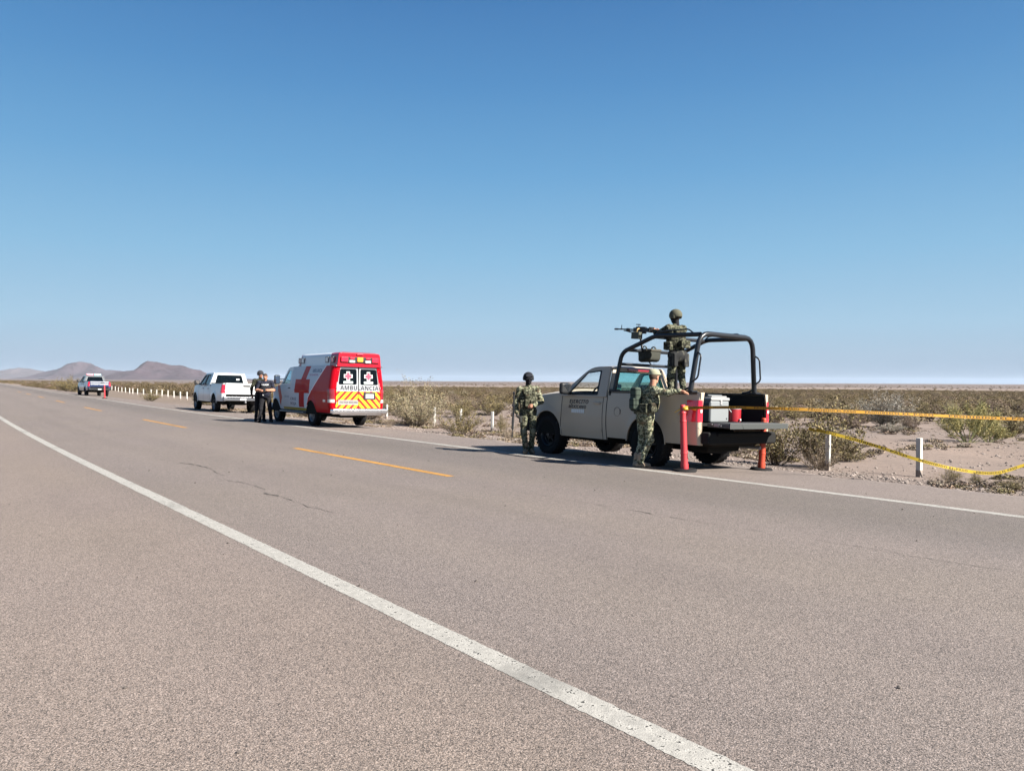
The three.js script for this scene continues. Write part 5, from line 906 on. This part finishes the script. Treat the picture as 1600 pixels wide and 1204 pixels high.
function helmet(f, color, name = 'helmet') {
  const c = f.at(0, 0.045, -0.008), g = bodyPiece(name, f.t, [ell(c, [0.118, 0.122, 0.136], 'h'), ...[-1, 1].map((s) => ell(f.at(s * 0.1, 0.0, -0.005), [0.024, 0.062, 0.06], 'h'))], cloth, color, 0.008, 0.02, (x, y, z) => { const dz = z - c[2], dx = x - c[0]; return c[1] - 0.035 - (Math.hypot(dx, dz) > 0.085 && Math.abs(y - c[1]) < 0.3 ? 0 : 0) - y - 0.03 * (Math.abs(dx) > 0.07 ? 1 : 0); });
  obj('chin_strap', [-1, 1].map((s) => bar(f.at(s * 0.082, 0.0, 0.01), f.at(s * 0.03, -0.105, 0.05), 0.006, 0.006, 5)), blackPlastic, f.t);
  return g;
}
const vestColor = camo(0.72, 5), pouchColor = camo(0.4, 9), greenDark = flat(0.042, 0.055, 0.042);
function plateCarrier(t, ch, tone, pouches, turn = 0) {
  const webbed = (p, x, y, z) => { const c = tone(x, y, z), f = ((y * 19) % 1 + 1) % 1; return f < 0.22 ? c.map((q) => q * 0.35) : c; };
  const v = bodyPiece('vest', t, [ell([ch[0], ch[1] - 0.06, ch[2]], [0.205, 0.235, 0.165], 'v'), ell([ch[0], ch[1] - 0.12, ch[2]], [0.2, 0.2, 0.16], 'v'), ...[-1, 1].map((s) => cap([ch[0] + s * 0.1, ch[1] + 0.06, ch[2] + 0.12], [ch[0] + s * 0.11, ch[1] + 0.205, ch[2]], 0.032, 0.03, 'v')), ...[-1, 1].map((s) => cap([ch[0] + s * 0.1, ch[1] + 0.06, ch[2] - 0.12], [ch[0] + s * 0.11, ch[1] + 0.205, ch[2]], 0.032, 0.03, 'v'))], cloth, webbed, 0.013, 0.03, (x, y, z) => Math.max(y - ch[1] - 0.21, ch[1] - 0.27 - y));
  if (pouches) bodyPiece('pouch', t, pouches, cloth, (p, x, y, z) => { const c = pouchColor(x, y, z), f = (y - 1.1) * 22; return f > 0.6 && f < 1.05 ? c.map((q) => q * 0.3) : c; }, 0.011, 0.006);
  return v;
}
const ground = (s, l) => (l - bend(s) < 13 ? Math.min(0, -0.04 * (l - bend(s) - 10.4)) : height(s, l));
const faceDir = (fr, fn) => Math.atan2(RD[0] * fr + RN[0] * fn, RD[1] * fr + RN[1] * fn);   // turn towards fr along the road, fn across it
const faceCam = (s, l, off = 0) => { const w = W(s, l); return Math.atan2(-w[0], -w[2]) + off; };
const put = (s, l) => W(s, l, ground(s, l) + 0.004);

function rifle(name, label) {                             // lies along +x, muzzle ahead, 0 at the grip
  const t = thing(name, label, 'rifle', [0, 0, 0]);
  obj('receiver', [bx(0.04, 0.03, 0, 0.26, 0.065, 0.036, 0.01), bx(-0.01, 0.07, 0, 0.2, 0.022, 0.022, 0.004)], blackSteel, t); obj('barrel', [bar([0.15, 0.035, 0], [0.56, 0.035, 0], 0.011), bar([0.53, 0.035, 0], [0.6, 0.035, 0], 0.015), bx(0.5, 0.065, 0, 0.016, 0.06, 0.01, 0.003)], blackSteel, t);
  obj('handguard', bx(0.29, 0.035, 0, 0.27, 0.055, 0.05, 0.018), blackPlastic, t); obj('magazine', warp(bx(0.1, -0.08, 0, 0.065, 0.19, 0.026, 0.006), (v) => { v.x += 0.9 * (v.y + 0.0) ** 2; }), blackSteel, t);
  obj('grip', warp(bx(-0.06, -0.045, 0, 0.045, 0.12, 0.032, 0.012), (v) => { v.x += v.y * 0.3; }), blackPlastic, t); obj('stock', [bx(-0.24, 0.02, 0, 0.26, 0.035, 0.03, 0.01), bx(-0.36, -0.01, 0, 0.035, 0.13, 0.036, 0.01), bar([-0.15, 0.0, 0], [-0.34, -0.055, 0], 0.01)], blackPlastic, t);
  return t;
}
{ // soldier facing the camera in front of the truck
  const s = 12.8, l = 10.52, T = faceCam(s, l, 0.12);
  const f = person('person', 'soldier in dark helmet facing the camera by the front wheel of the beige truck', {
    mask: true, headTurn: 0.1, footL: [0.25, 1], footR: [-0.15, 1],
    j: { hipL: [0.095, 0.93, 0], kneeL: [0.1, 0.5, 0.05], ankleL: [0.07, 0.095, -0.02], hipR: [-0.095, 0.93, 0], kneeR: [-0.1, 0.5, 0.02], ankleR: [-0.06, 0.095, 0.06], pelvis: [0, 0.97, 0], chest: [0, 1.28, 0.0], neck: [0, 1.5, -0.01], head: [0, 1.645, 0.015],
      shoulderL: [0.185, 1.425, 0], elbowL: [0.3, 1.16, -0.02], wristL: [0.1, 1.07, 0.22], shoulderR: [-0.185, 1.42, 0], elbowR: [-0.27, 1.14, -0.02], wristR: [-0.26, 0.9, 0.09] },
    handL: { dir: [-1, -0.15, 0.15], palm: [0.1, 0, -1], curl: 0.7, side: -1 }, handR: { dir: [0.05, -1, 0.25], palm: [1, 0, 0], curl: 1.0, side: 1, glove: true },
  }, put(s, l), T, { leg: camo(0.55, 1), coat: camo(0.75, 2), sleeve: camo(0.95, 3), boot: flat(0.17, 0.13, 0.09), skin: flat(...SKIN) });
  helmet(f, flat(0.011, 0.012, 0.015)); f.t.scale.setScalar(0.97);
  obj('goggles', [bx(0, 0, 0, 0.15, 0.052, 0.03, 0.014)], phys(0.02, 0.02, 0.025, 0.15, { clearcoat: 1 }), f.t).position.set(...f.at(0, 0.085, 0.118));
  obj('sunglasses', [bx(0, 0, 0, 0.13, 0.036, 0.02, 0.01)], phys(0.015, 0.015, 0.02, 0.15, { clearcoat: 1 }), f.t).position.set(...f.at(0, 0.01, 0.094));
  plateCarrier(f.t, f.J.chest, camo(0.38, 6), [box([0.07, 1.12, 0.165], [0.05, 0.075, 0.045], 0.015, 'p'), box([-0.045, 1.12, 0.17], [0.05, 0.08, 0.045], 0.015, 'p'), box([-0.15, 1.1, 0.12], [0.045, 0.085, 0.05], 0.015, 'p'), box([-0.02, 1.29, 0.155], [0.07, 0.05, 0.025], 0.012, 'p')]);
  bodyPiece('holster', f.t, [box([-0.17, 0.8, 0.03], [0.035, 0.12, 0.06], 0.02, 'p')], cloth, flat(0.03, 0.032, 0.03));
  for (const q of ['L', 'R']) bodyPiece('knee_pad', f.t, [ell([f.J['knee' + q][0], 0.5, f.J['knee' + q][2] + 0.055], [0.055, 0.075, 0.03], 'p')], cloth, camo(0.55, 8), 0.01);
  const r = rifle('rifle', 'black rifle hanging muzzle down beside the soldier in front of the truck'); f.t.updateMatrixWorld(true);
  const m = new THREE.Matrix4().makeBasis(V(-0.06, -1, 0.02).normalize(), V(0.1, 0.02, 1).normalize(), V(-1, 0.06, 0.1).normalize());
  r.quaternion.setFromRotationMatrix(m).premultiply(f.t.quaternion); r.position.copy(V(-0.34, 0.98, 0.06).applyMatrix4(f.t.matrixWorld));
}
{ // soldier leaning on the side of the bed, back to us
  const s = 9.52, l = 10.58, T = faceDir(-0.22, 1);
  const f = person('person', 'soldier in cap with backpack leaning one arm on the side of the truck bed', {
    headTurn: 0.4, nod: 0.1, hair: [0.06, 0.04, 0.03], footL: [0.2, 1], footR: [-0.5, 1],
    j: { hipL: [0.09, 0.93, 0], kneeL: [0.1, 0.51, 0.02], ankleL: [0.13, 0.095, -0.08], hipR: [-0.1, 0.93, 0], kneeR: [-0.08, 0.51, 0.06], ankleR: [0.0, 0.095, -0.1], pelvis: [-0.02, 0.97, 0], chest: [-0.09, 1.28, 0.04], neck: [-0.13, 1.5, 0.06], head: [-0.155, 1.64, 0.085],
      shoulderL: [0.1, 1.425, 0.06], elbowL: [0.16, 1.2, 0.26], wristL: [0.08, 1.36, 0.42], shoulderR: [-0.28, 1.4, 0.03], elbowR: [-0.46, 1.36, 0.16], wristR: [-0.63, 1.4, 0.3] },
    handL: { dir: [-0.3, 0.1, 1], palm: [0, -1, 0.1], curl: 0.4, side: 1 }, handR: { dir: [-0.8, -0.1, 0.7], palm: [0, -1, 0], curl: 0.45, side: -1 },
    extra: [ell([-0.03, 0.93, -0.02], [0.19, 0.16, 0.15], 'coat')],
  }, put(s, l), T, { leg: camo(1.2, 11), coat: camo(1.25, 12), sleeve: camo(1.25, 13), boot: flat(0.26, 0.2, 0.145), skin: flat(...SKIN) });
  const c = f.at(0, 0.07, 0.0);
  bodyPiece('cap', f.t, [ell(c, [0.093, 0.075, 0.108], 'c'), cap(f.at(-0.045, 0.062, 0.115), f.at(0.045, 0.062, 0.115), 0.03, 0.03, 'c'), ell([c[0], c[1] + 0.035, c[2]], [0.086, 0.05, 0.1], 'c')], cloth, camo(1.0, 14), 0.008, 0.015, (x, y) => f.at(0, 0.045, 0)[1] - y);
  plateCarrier(f.t, f.J.chest, camo(0.95, 15), [box([-0.27, 1.1, -0.02], [0.055, 0.085, 0.09], 0.02, 'p', 0.2), box([-0.17, 1.08, -0.13], [0.09, 0.085, 0.055], 0.02, 'p', 0.2), box([0.1, 1.05, -0.1], [0.06, 0.08, 0.05], 0.02, 'p', -0.1)]);
  bodyPiece('backpack', f.t, [box([0.03, 1.24, -0.185], [0.115, 0.22, 0.07], 0.05, 'b', -0.15), box([0.03, 1.16, -0.255], [0.09, 0.1, 0.03], 0.025, 'b', -0.15), cap([-0.03, 1.42, -0.2], [0.09, 1.42, -0.18], 0.022, 0.022, 'b')], cloth, (p, x, y, z) => (Math.abs(((y * 11) % 1) - 0.5) < 0.12 ? [0.02, 0.026, 0.022] : [0.045, 0.06, 0.048]), 0.011, 0.014);
  bodyPiece('belt', f.t, [ell([-0.03, 1.0, -0.01], [0.196, 0.05, 0.156], 'b')], cloth, camo(0.7, 16), 0.011, 0.01, (x, y) => Math.abs(y - 1.0) - 0.025);
}
{ // gunner standing in the bed
  const p = onTruck(-0.06, 1.18, -0.24);
  const f = person('person', 'soldier in camouflage helmet standing in the truck bed behind the machine gun', {
    mask: true, headTurn: 0.1, footL: [0.3, 1], footR: [-0.3, 1],
    j: { hipL: [0.1, 0.93, 0], kneeL: [0.14, 0.5, 0.03], ankleL: [0.16, 0.095, 0.0], hipR: [-0.1, 0.93, 0], kneeR: [-0.14, 0.5, 0.02], ankleR: [-0.17, 0.095, -0.05], pelvis: [0, 0.97, 0], chest: [0, 1.3, 0.03], neck: [0, 1.53, 0.04], head: [0, 1.665, 0.055],
      shoulderL: [0.19, 1.45, 0.04], elbowL: [0.22, 1.35, 0.33], wristL: [0.08, 1.43, 0.56], shoulderR: [-0.19, 1.45, 0.04], elbowR: [-0.22, 1.33, 0.3], wristR: [-0.05, 1.42, 0.53] },
    handL: { dir: [-0.35, 0.1, 1], palm: [-1, 0, -0.2], curl: 1.1, side: 1 }, handR: { dir: [0.3, 0.1, 1], palm: [1, 0, -0.2], curl: 1.1, side: -1 },
  }, [p.x, p.y, p.z], truck.rotation.y + Math.PI / 2 - 0.06, { leg: camo(0.5, 21), coat: camo(0.45, 22), sleeve: camo(0.38, 23), boot: flat(0.2, 0.16, 0.11), skin: flat(...SKIN) });
  helmet(f, camo(0.3, 24));
  plateCarrier(f.t, f.J.chest, camo(0.32, 25), [box([0.12, 1.12, 0.17], [0.05, 0.08, 0.04], 0.015, 'p'), box([0.0, 1.12, 0.19], [0.05, 0.08, 0.04], 0.015, 'p'), box([0.215, 1.11, 0.0], [0.045, 0.085, 0.075], 0.02, 'p'), box([-0.03, 1.14, -0.17], [0.12, 0.075, 0.05], 0.02, 'p')]);
  bodyPiece('jacket_round_waist', f.t, [ell([0, 0.93, -0.01], [0.205, 0.17, 0.17], 'p'), box([-0.1, 0.84, -0.13], [0.09, 0.13, 0.035], 0.02, 'p', 0.3), box([0.15, 0.84, -0.06], [0.05, 0.13, 0.08], 0.02, 'p')], cloth, (q, x, y, z) => (noise(x * 14, y * 9, z * 14) > 0.22 ? [0.05, 0.05, 0.042] : [0.017, 0.018, 0.019]), 0.012, 0.03, (x, y) => y - 1.03);
  // machine gun on its post
  const g = thing('machine_gun', 'black machine gun mounted on the front bar of the roll cage', 'machine gun', [0, 0, 0]); truckTurn(g, 0.88, 2.6, -0.3); g.rotateZ(0.07);
  obj('receiver', [bx(0, 0.05, 0, 0.44, 0.085, 0.07, 0.012), bx(0.02, 0.1, 0, 0.26, 0.03, 0.066, 0.01)], blackSteel, g); obj('barrel', [bar([0.2, 0.055, 0], [0.78, 0.055, 0], 0.014), bar([0.7, 0.055, 0], [0.8, 0.055, 0], 0.019), bar([0.22, 0.025, 0], [0.52, 0.025, 0], 0.01), bar([0.36, 0.055, 0], [0.44, 0.055, 0], 0.026)], blackSteel, g);
  obj('front_sight', [bx(0.6, 0.1, 0, 0.014, 0.09, 0.012, 0.004), bx(0.6, 0.062, 0, 0.04, 0.025, 0.03, 0.006)], blackSteel, g); obj('carry_handle', [bx(0.14, 0.16, 0.03, 0.13, 0.018, 0.02, 0.006), bar([0.1, 0.11, 0], [0.12, 0.16, 0.03], 0.007)], blackSteel, g);
  obj('ammunition_box', [bx(0.02, -0.07, -0.11, 0.22, 0.14, 0.11, 0.012)], std(0.05, 0.055, 0.04, 0.7), g); obj('ammunition_belt', bent([[0.03, 0.0, -0.11], [0.03, 0.06, -0.1], [0.03, 0.07, -0.04]], 0.018, 0.03, 6), std(0.3, 0.2, 0.08, 0.4, { metalness: 0.6 }), g);
  obj('rear_grip', [bx(-0.25, 0.05, 0, 0.06, 0.1, 0.06, 0.015), bar([-0.27, 0.0, -0.055], [-0.27, 0.1, -0.055], 0.014), bar([-0.27, 0.0, 0.055], [-0.27, 0.1, 0.055], 0.014), bx(-0.28, 0.1, 0, 0.03, 0.02, 0.14, 0.006)], blackPlastic, g);
  obj('bipod', [bar([0.5, 0.03, 0.02], [0.22, -0.02, 0.03], 0.008), bar([0.5, 0.03, -0.02], [0.22, -0.02, -0.03], 0.008)], blackSteel, g);
  obj('mount', [bar([0.0, 0.0, 0], [0.02, -0.12, 0], 0.022), bx(0.0, 0.0, 0, 0.2, 0.05, 0.09, 0.01), bar([0.02, -0.1, 0], [-0.06, -0.36, 0], 0.024)], blackSteel, g);
}
const black = flat(0.011, 0.011, 0.014), navy = flat(0.014, 0.016, 0.028);
{ // two officers in front of the ambulance
  const s = 28.3, l = 10.34;
  const f = person('person', 'officer in black helmet and vest behind the bareheaded officer, by the front of the ambulance', {
    headTurn: 0.25, footL: [0.3, 1], footR: [-0.3, 1],
    j: { hipL: [0.1, 1.0, 0], kneeL: [0.12, 0.54, 0.02], ankleL: [0.13, 0.095, 0], hipR: [-0.1, 1.0, 0], kneeR: [-0.13, 0.54, 0.02], ankleR: [-0.15, 0.095, 0], pelvis: [0, 1.04, 0], chest: [0, 1.37, 0], neck: [0, 1.6, 0], head: [0, 1.74, 0.02], shoulderL: [0.2, 1.52, 0], elbowL: [0.29, 1.23, 0.02], wristL: [0.22, 1.05, 0.2], shoulderR: [-0.2, 1.52, 0], elbowR: [-0.31, 1.24, -0.02], wristR: [-0.32, 1.0, 0.09] },
    handL: { dir: [-0.7, -0.3, 0.6], palm: [-0.4, 0, -1], curl: 0.7, side: -1 }, handR: { dir: [0, -1, 0.2], palm: [1, 0, 0], curl: 0.6, side: 1 },
  }, put(s, l), faceCam(s, l, 0.15), { leg: black, coat: camo(0.16, 31), sleeve: camo(0.22, 32), boot: black, skin: flat(...SKIN) });
  helmet(f, flat(0.022, 0.024, 0.03)); plateCarrier(f.t, f.J.chest, flat(0.016, 0.017, 0.02), [box([0.08, 1.2, 0.16], [0.05, 0.07, 0.04], 0.015, 'p'), box([-0.08, 1.2, 0.16], [0.05, 0.07, 0.04], 0.015, 'p')]);
  const s2 = 27.75, l2 = 10.33;
  const h = person('person', 'bareheaded officer in dark uniform looking at his hands, by the front of the ambulance', {
    headTurn: -0.05, nod: 0.28, hair: [0.05, 0.035, 0.028], bareArms: true, footL: [0.4, 1], footR: [-0.4, 1],
    j: { hipL: [0.11, 0.93, 0], kneeL: [0.16, 0.5, 0.02], ankleL: [0.2, 0.095, 0], hipR: [-0.11, 0.93, 0], kneeR: [-0.16, 0.5, 0.02], ankleR: [-0.2, 0.095, 0], pelvis: [0, 0.98, 0], chest: [0, 1.3, 0.01], neck: [0, 1.53, 0.01], head: [0, 1.665, 0.05], shoulderL: [0.215, 1.45, 0], elbowL: [0.31, 1.18, 0.02], wristL: [0.09, 1.17, 0.25], shoulderR: [-0.215, 1.45, 0], elbowR: [-0.31, 1.18, 0.02], wristR: [-0.09, 1.15, 0.26] },
    handL: { dir: [-1, 0.1, 0.25], palm: [0, 0.3, -1], curl: 0.8, side: -1 }, handR: { dir: [1, 0.1, 0.25], palm: [0, 0.3, -1], curl: 0.8, side: 1 },
    extra: [ell([0, 1.1, 0.06], [0.2, 0.2, 0.15], 'coat')],
  }, put(s2, l2), faceCam(s2, l2, -0.1), { leg: black, coat: navy, sleeve: navy, boot: black, skin: flat(...SKIN) });
  plateCarrier(h.t, h.J.chest, flat(0.012, 0.013, 0.018)); bodyPiece('belt', h.t, [ell([0, 1.02, 0.01], [0.2, 0.05, 0.165], 'b'), box([0.15, 1.0, 0.1], [0.035, 0.05, 0.03], 0.01, 'b'), box([-0.06, 1.01, 0.165], [0.03, 0.035, 0.02], 0.008, 'b')], cloth, (p, x) => (Math.abs(x + 0.06) < 0.03 ? [0.4, 0.4, 0.4] : [0.02, 0.02, 0.022]), 0.01, 0.01);
  const tex = canvas(256, 64, (g, w, q) => { g.clearRect(0, 0, w, q); g.fillStyle = '#e8eaee'; g.font = 'bold 56px sans-serif'; g.textAlign = 'center'; g.fillText('POLICIA', w / 2, 52); });
  obj('vest_lettering', grid(10, 1, (u, v) => { const a = (u - 0.5) * 0.3; return [a, 1.335 + 0.075 * v, 0.183 - a * a * 2.2, u, v]; }), std(1, 1, 1, 0.8, { map: tex, transparent: true, alphaTest: 0.35 }), h.t);
  const ph = thing('phone', 'black phone held in both hands by the bareheaded officer', 'phone', put(s2, l2), h.t.rotation.y); obj('body', bx(0, 1.19, 0.3, 0.075, 0.15, 0.009, 0.004), blackPlastic, ph); obj('screen', bx(0, 1.19, 0.2948, 0.066, 0.138, 0.002, 0), phys(0.02, 0.02, 0.025, 0.08), ph);
}
// ---------------------------------------------------------------- posts, delineators, tape
const postWhite = std(0.4, 0.395, 0.375, 0.8), postBase = std(0.2, 0.17, 0.15, 0.95);
const posts = [[7.03, 15.9, 0.78, 'white roadside post at the right, with the yellow tape crossing its lower half'], [8.43, 14.93, 0.78, 'white roadside post among bushes, tied with the yellow tape at its top'], [24.17, 18.04, 0.8, 'white roadside post between the ambulance bushes and the rifle soldier'], [28.79, 19.72, 0.7, 'thin white post half hidden behind the bush left of the lone post'], [28.31, 18.01, 0.83, 'white post just right of the tall feathery bush'], [30.6, 18.2, 0.76, 'white post hidden inside the tall feathery bush'], [35.22, 19.48, 0.75, 'white post close to the rear right corner of the ambulance'],
  ...[[75.32, 20.57], [78, 20.71], [82.23, 21.22], [85.29, 21.41], [88.65, 21.63], [91.2, 21.7], [94.5, 21.9], [98.07, 21.9], [103.2, 22.37], [106.4, 22.5], [109.57, 22.79], [114.84, 23.37], [120.79, 24.12], [128.84, 25.24], [136.3, 26.24], [142.78, 26.97], [71.8, 20.3], [68.6, 20.1], [66, 19.9], [152, 27.7], [163, 28.6], [175, 29.6]].map(([s, l]) => [s, l, 0.8])];
let proto;
posts.forEach(([s, l, h, label], i) => {
  let t;
  if (!proto) {
    t = proto = new THREE.Group(); scene.add(t); t.name = numbered('marker_post');
    obj('shaft', extrude(roundPoly([[-0.048, -0.048], [0.048, -0.048], [0.048, 0.048], [-0.048, 0.048]], 0.015), 1.0, { bevel: 0.008 }).rotateX(-Math.PI / 2), postWhite, t); obj('base', bx(0, 0.1, 0, 0.1, 0.26, 0.1, 0.015), postBase, t);
  } else { t = proto.clone(); scene.add(t); t.name = numbered('marker_post'); }
  t.position.set(...W(s, l, height(s, l) - 0.04)); t.scale.set(1, (h + 0.04) / 1.0, 1); t.rotation.set(0.02 * Math.sin(i * 7), 0.6 + i * 0.3, 0.03 * Math.sin(i * 5.3));
  t.userData = {}; tag(t, label ?? 'white marker post in the row along the road left of the white pickup', 'marker post', label ? undefined : 'white marker posts along the road');
});
function delineator(label, s, l, y, h, mat, tilt) {
  const t = thing('delineator', label, 'delineator', W(s, l, y)), R = 0.058;
  t.rotation.z = tilt;
  const pr = [[0.001, h], [R * 0.7, h], [R * 0.78, h - 0.03], [R * 0.8, h - 0.12], [R * 1.02, h - 0.13], [R * 1.02, h - 0.15], [R * 0.9, h - 0.16], [R * 0.92, h - 0.27], [R * 1.06, h - 0.28], [R * 1.06, h - 0.3], [R * 0.95, h - 0.31], [R * 1.02, 0.34], [R * 1.14, 0.33], [R * 1.14, 0.31], [R * 1.04, 0.3], [R * 1.08, 0.14], [R * 1.2, 0.13], [R * 1.2, 0.04]];
  obj('tube', new THREE.LatheGeometry(pr.map(([a, b]) => new THREE.Vector2(a, b)).reverse(), 24), mat, t);
  obj('base', new THREE.CylinderGeometry(0.2, 0.225, 0.045, 8).translate(0, 0.022, 0), rubber, t);
  return t;
}
const coral = std(0.36, 0.026, 0.034, 0.5), orangeP = std(0.34, 0.034, 0.009, 0.55);
const d1 = delineator('coral red delineator post with yellow tape knotted at its top behind the truck', 8.73, 10.74, -0.012, 1.17, coral, 0.035);
delineator('orange delineator post on the verge beyond the truck tailgate', 8.45, 12.62, -0.09, 0.98, orangeP, -0.05);
delineator('red delineator post on the road edge by the distant police pickup', 69.35, 12.58, -0.01, 1.1, coral, 0.02);
// printed tape: a long strip that hangs, twists and turns its print to the road
const tapePrint = (col, sizes) => { const t = canvas(1024, 64, (g, w, h) => { g.fillStyle = col; g.fillRect(0, 0, w, h); g.fillStyle = '#15120a'; g.font = 'bold 56px sans-serif'; g.save(); const q = g.measureText('PROHIBIDO EL PASO').width; g.translate(30, 50); g.scale(880 / q, 1); g.fillText('PROHIBIDO EL PASO', 0, 0); g.restore(); }); t.wrapS = THREE.RepeatWrapping; return t; };
function tape(name, label, pts, width, mat, twist) {
  const c = new THREE.CatmullRomCurve3(pts.map((p) => V(...p)), false, 'centripetal'), n = 160, L = c.getLength();
  const geo = [0, 1].map((side) => { const g = grid(n, 1, (u, v) => { const p = c.getPoint(u), d = c.getTangent(u), up = V(0, 1, 0).addScaledVector(d, -d.y).normalize(), sd = d.clone().cross(up); const a = twist * Math.sin(u * 9) * 0.5 + 0.1 * Math.sin(u * 31); up.multiplyScalar(Math.cos(a)).addScaledVector(sd, Math.sin(a)); p.addScaledVector(up, (v - 0.5) * width).addScaledVector(sd, side * 0.0012); return [p.x, p.y, p.z, u * L / 1.15, v]; }); return g; });
  const t = new THREE.Group(); t.name = numbered(name); scene.add(t); tag(t, label, 'caution tape'); obj('strip', [geo[0], geo[1]], mat, t); return t;
}
const tapeMat = std(0.8, 0.8, 0.8, 0.85, { map: tapePrint('#a87a14'), side: THREE.DoubleSide }), tapeMat2 = std(0.95, 0.95, 0.95, 0.8, { map: tapePrint('#b0961f'), side: THREE.DoubleSide });
const k0 = W(8.7, 10.72, 1.1);
const T1 = tape('caution_tape', 'yellow caution tape stretched from the coral delineator past the tailgate to the right', [k0, W(8.1, 11.05, 1.125), W(7.2, 11.86, 1.105), W(6.3, 12.95, 1.05), W(4.86, 14.84, 0.96), W(3.4, 16.8, 0.93), W(2.3, 18.3, 0.95)], 0.05, tapeMat, 0.9);
obj('knot', [new THREE.TorusGeometry(0.052, 0.016, 6, 18).rotateX(Math.PI / 2).translate(...W(8.73, 10.74, 1.08)), new THREE.TorusGeometry(0.05, 0.02, 6, 18).rotateX(Math.PI / 2 + 0.2).translate(...W(8.73, 10.74, 1.11)), bar(W(8.76, 10.7, 1.1), W(8.83, 10.68, 0.97), 0.012, 0.004, 5), bar(W(8.76, 10.7, 1.1), W(8.86, 10.62, 1.02), 0.014, 0.006, 5)], std(0.6, 0.34, 0.03, 0.5), T1);
const pA = W(8.43, 14.88), pB = W(7.03, 15.82);
tape('caution_tape', 'yellow caution tape sagging from the post in the bushes to the ground at right', [W(8.75, 14.75, 0.6), [pA[0] - 0.06, 0.55, pA[2] + 0.08], W(7.8, 15.3, 0.34), [pB[0] - 0.02, 0.04, pB[2] + 0.1], W(6.45, 16.3, -0.14), W(6.0, 16.85, -0.2), W(5.6, 17.3, -0.02), W(4.9, 18.2, 0.3)], 0.062, tapeMat2, 0.25);
// the post that the long tape runs to, just beyond the picture's right edge
delineator('orange delineator post standing on the sand at the far end of the tape', 2.3, 18.35, height(2.3, 18.35), 1.15, orangeP, 0);
renderer.render(scene, camera);
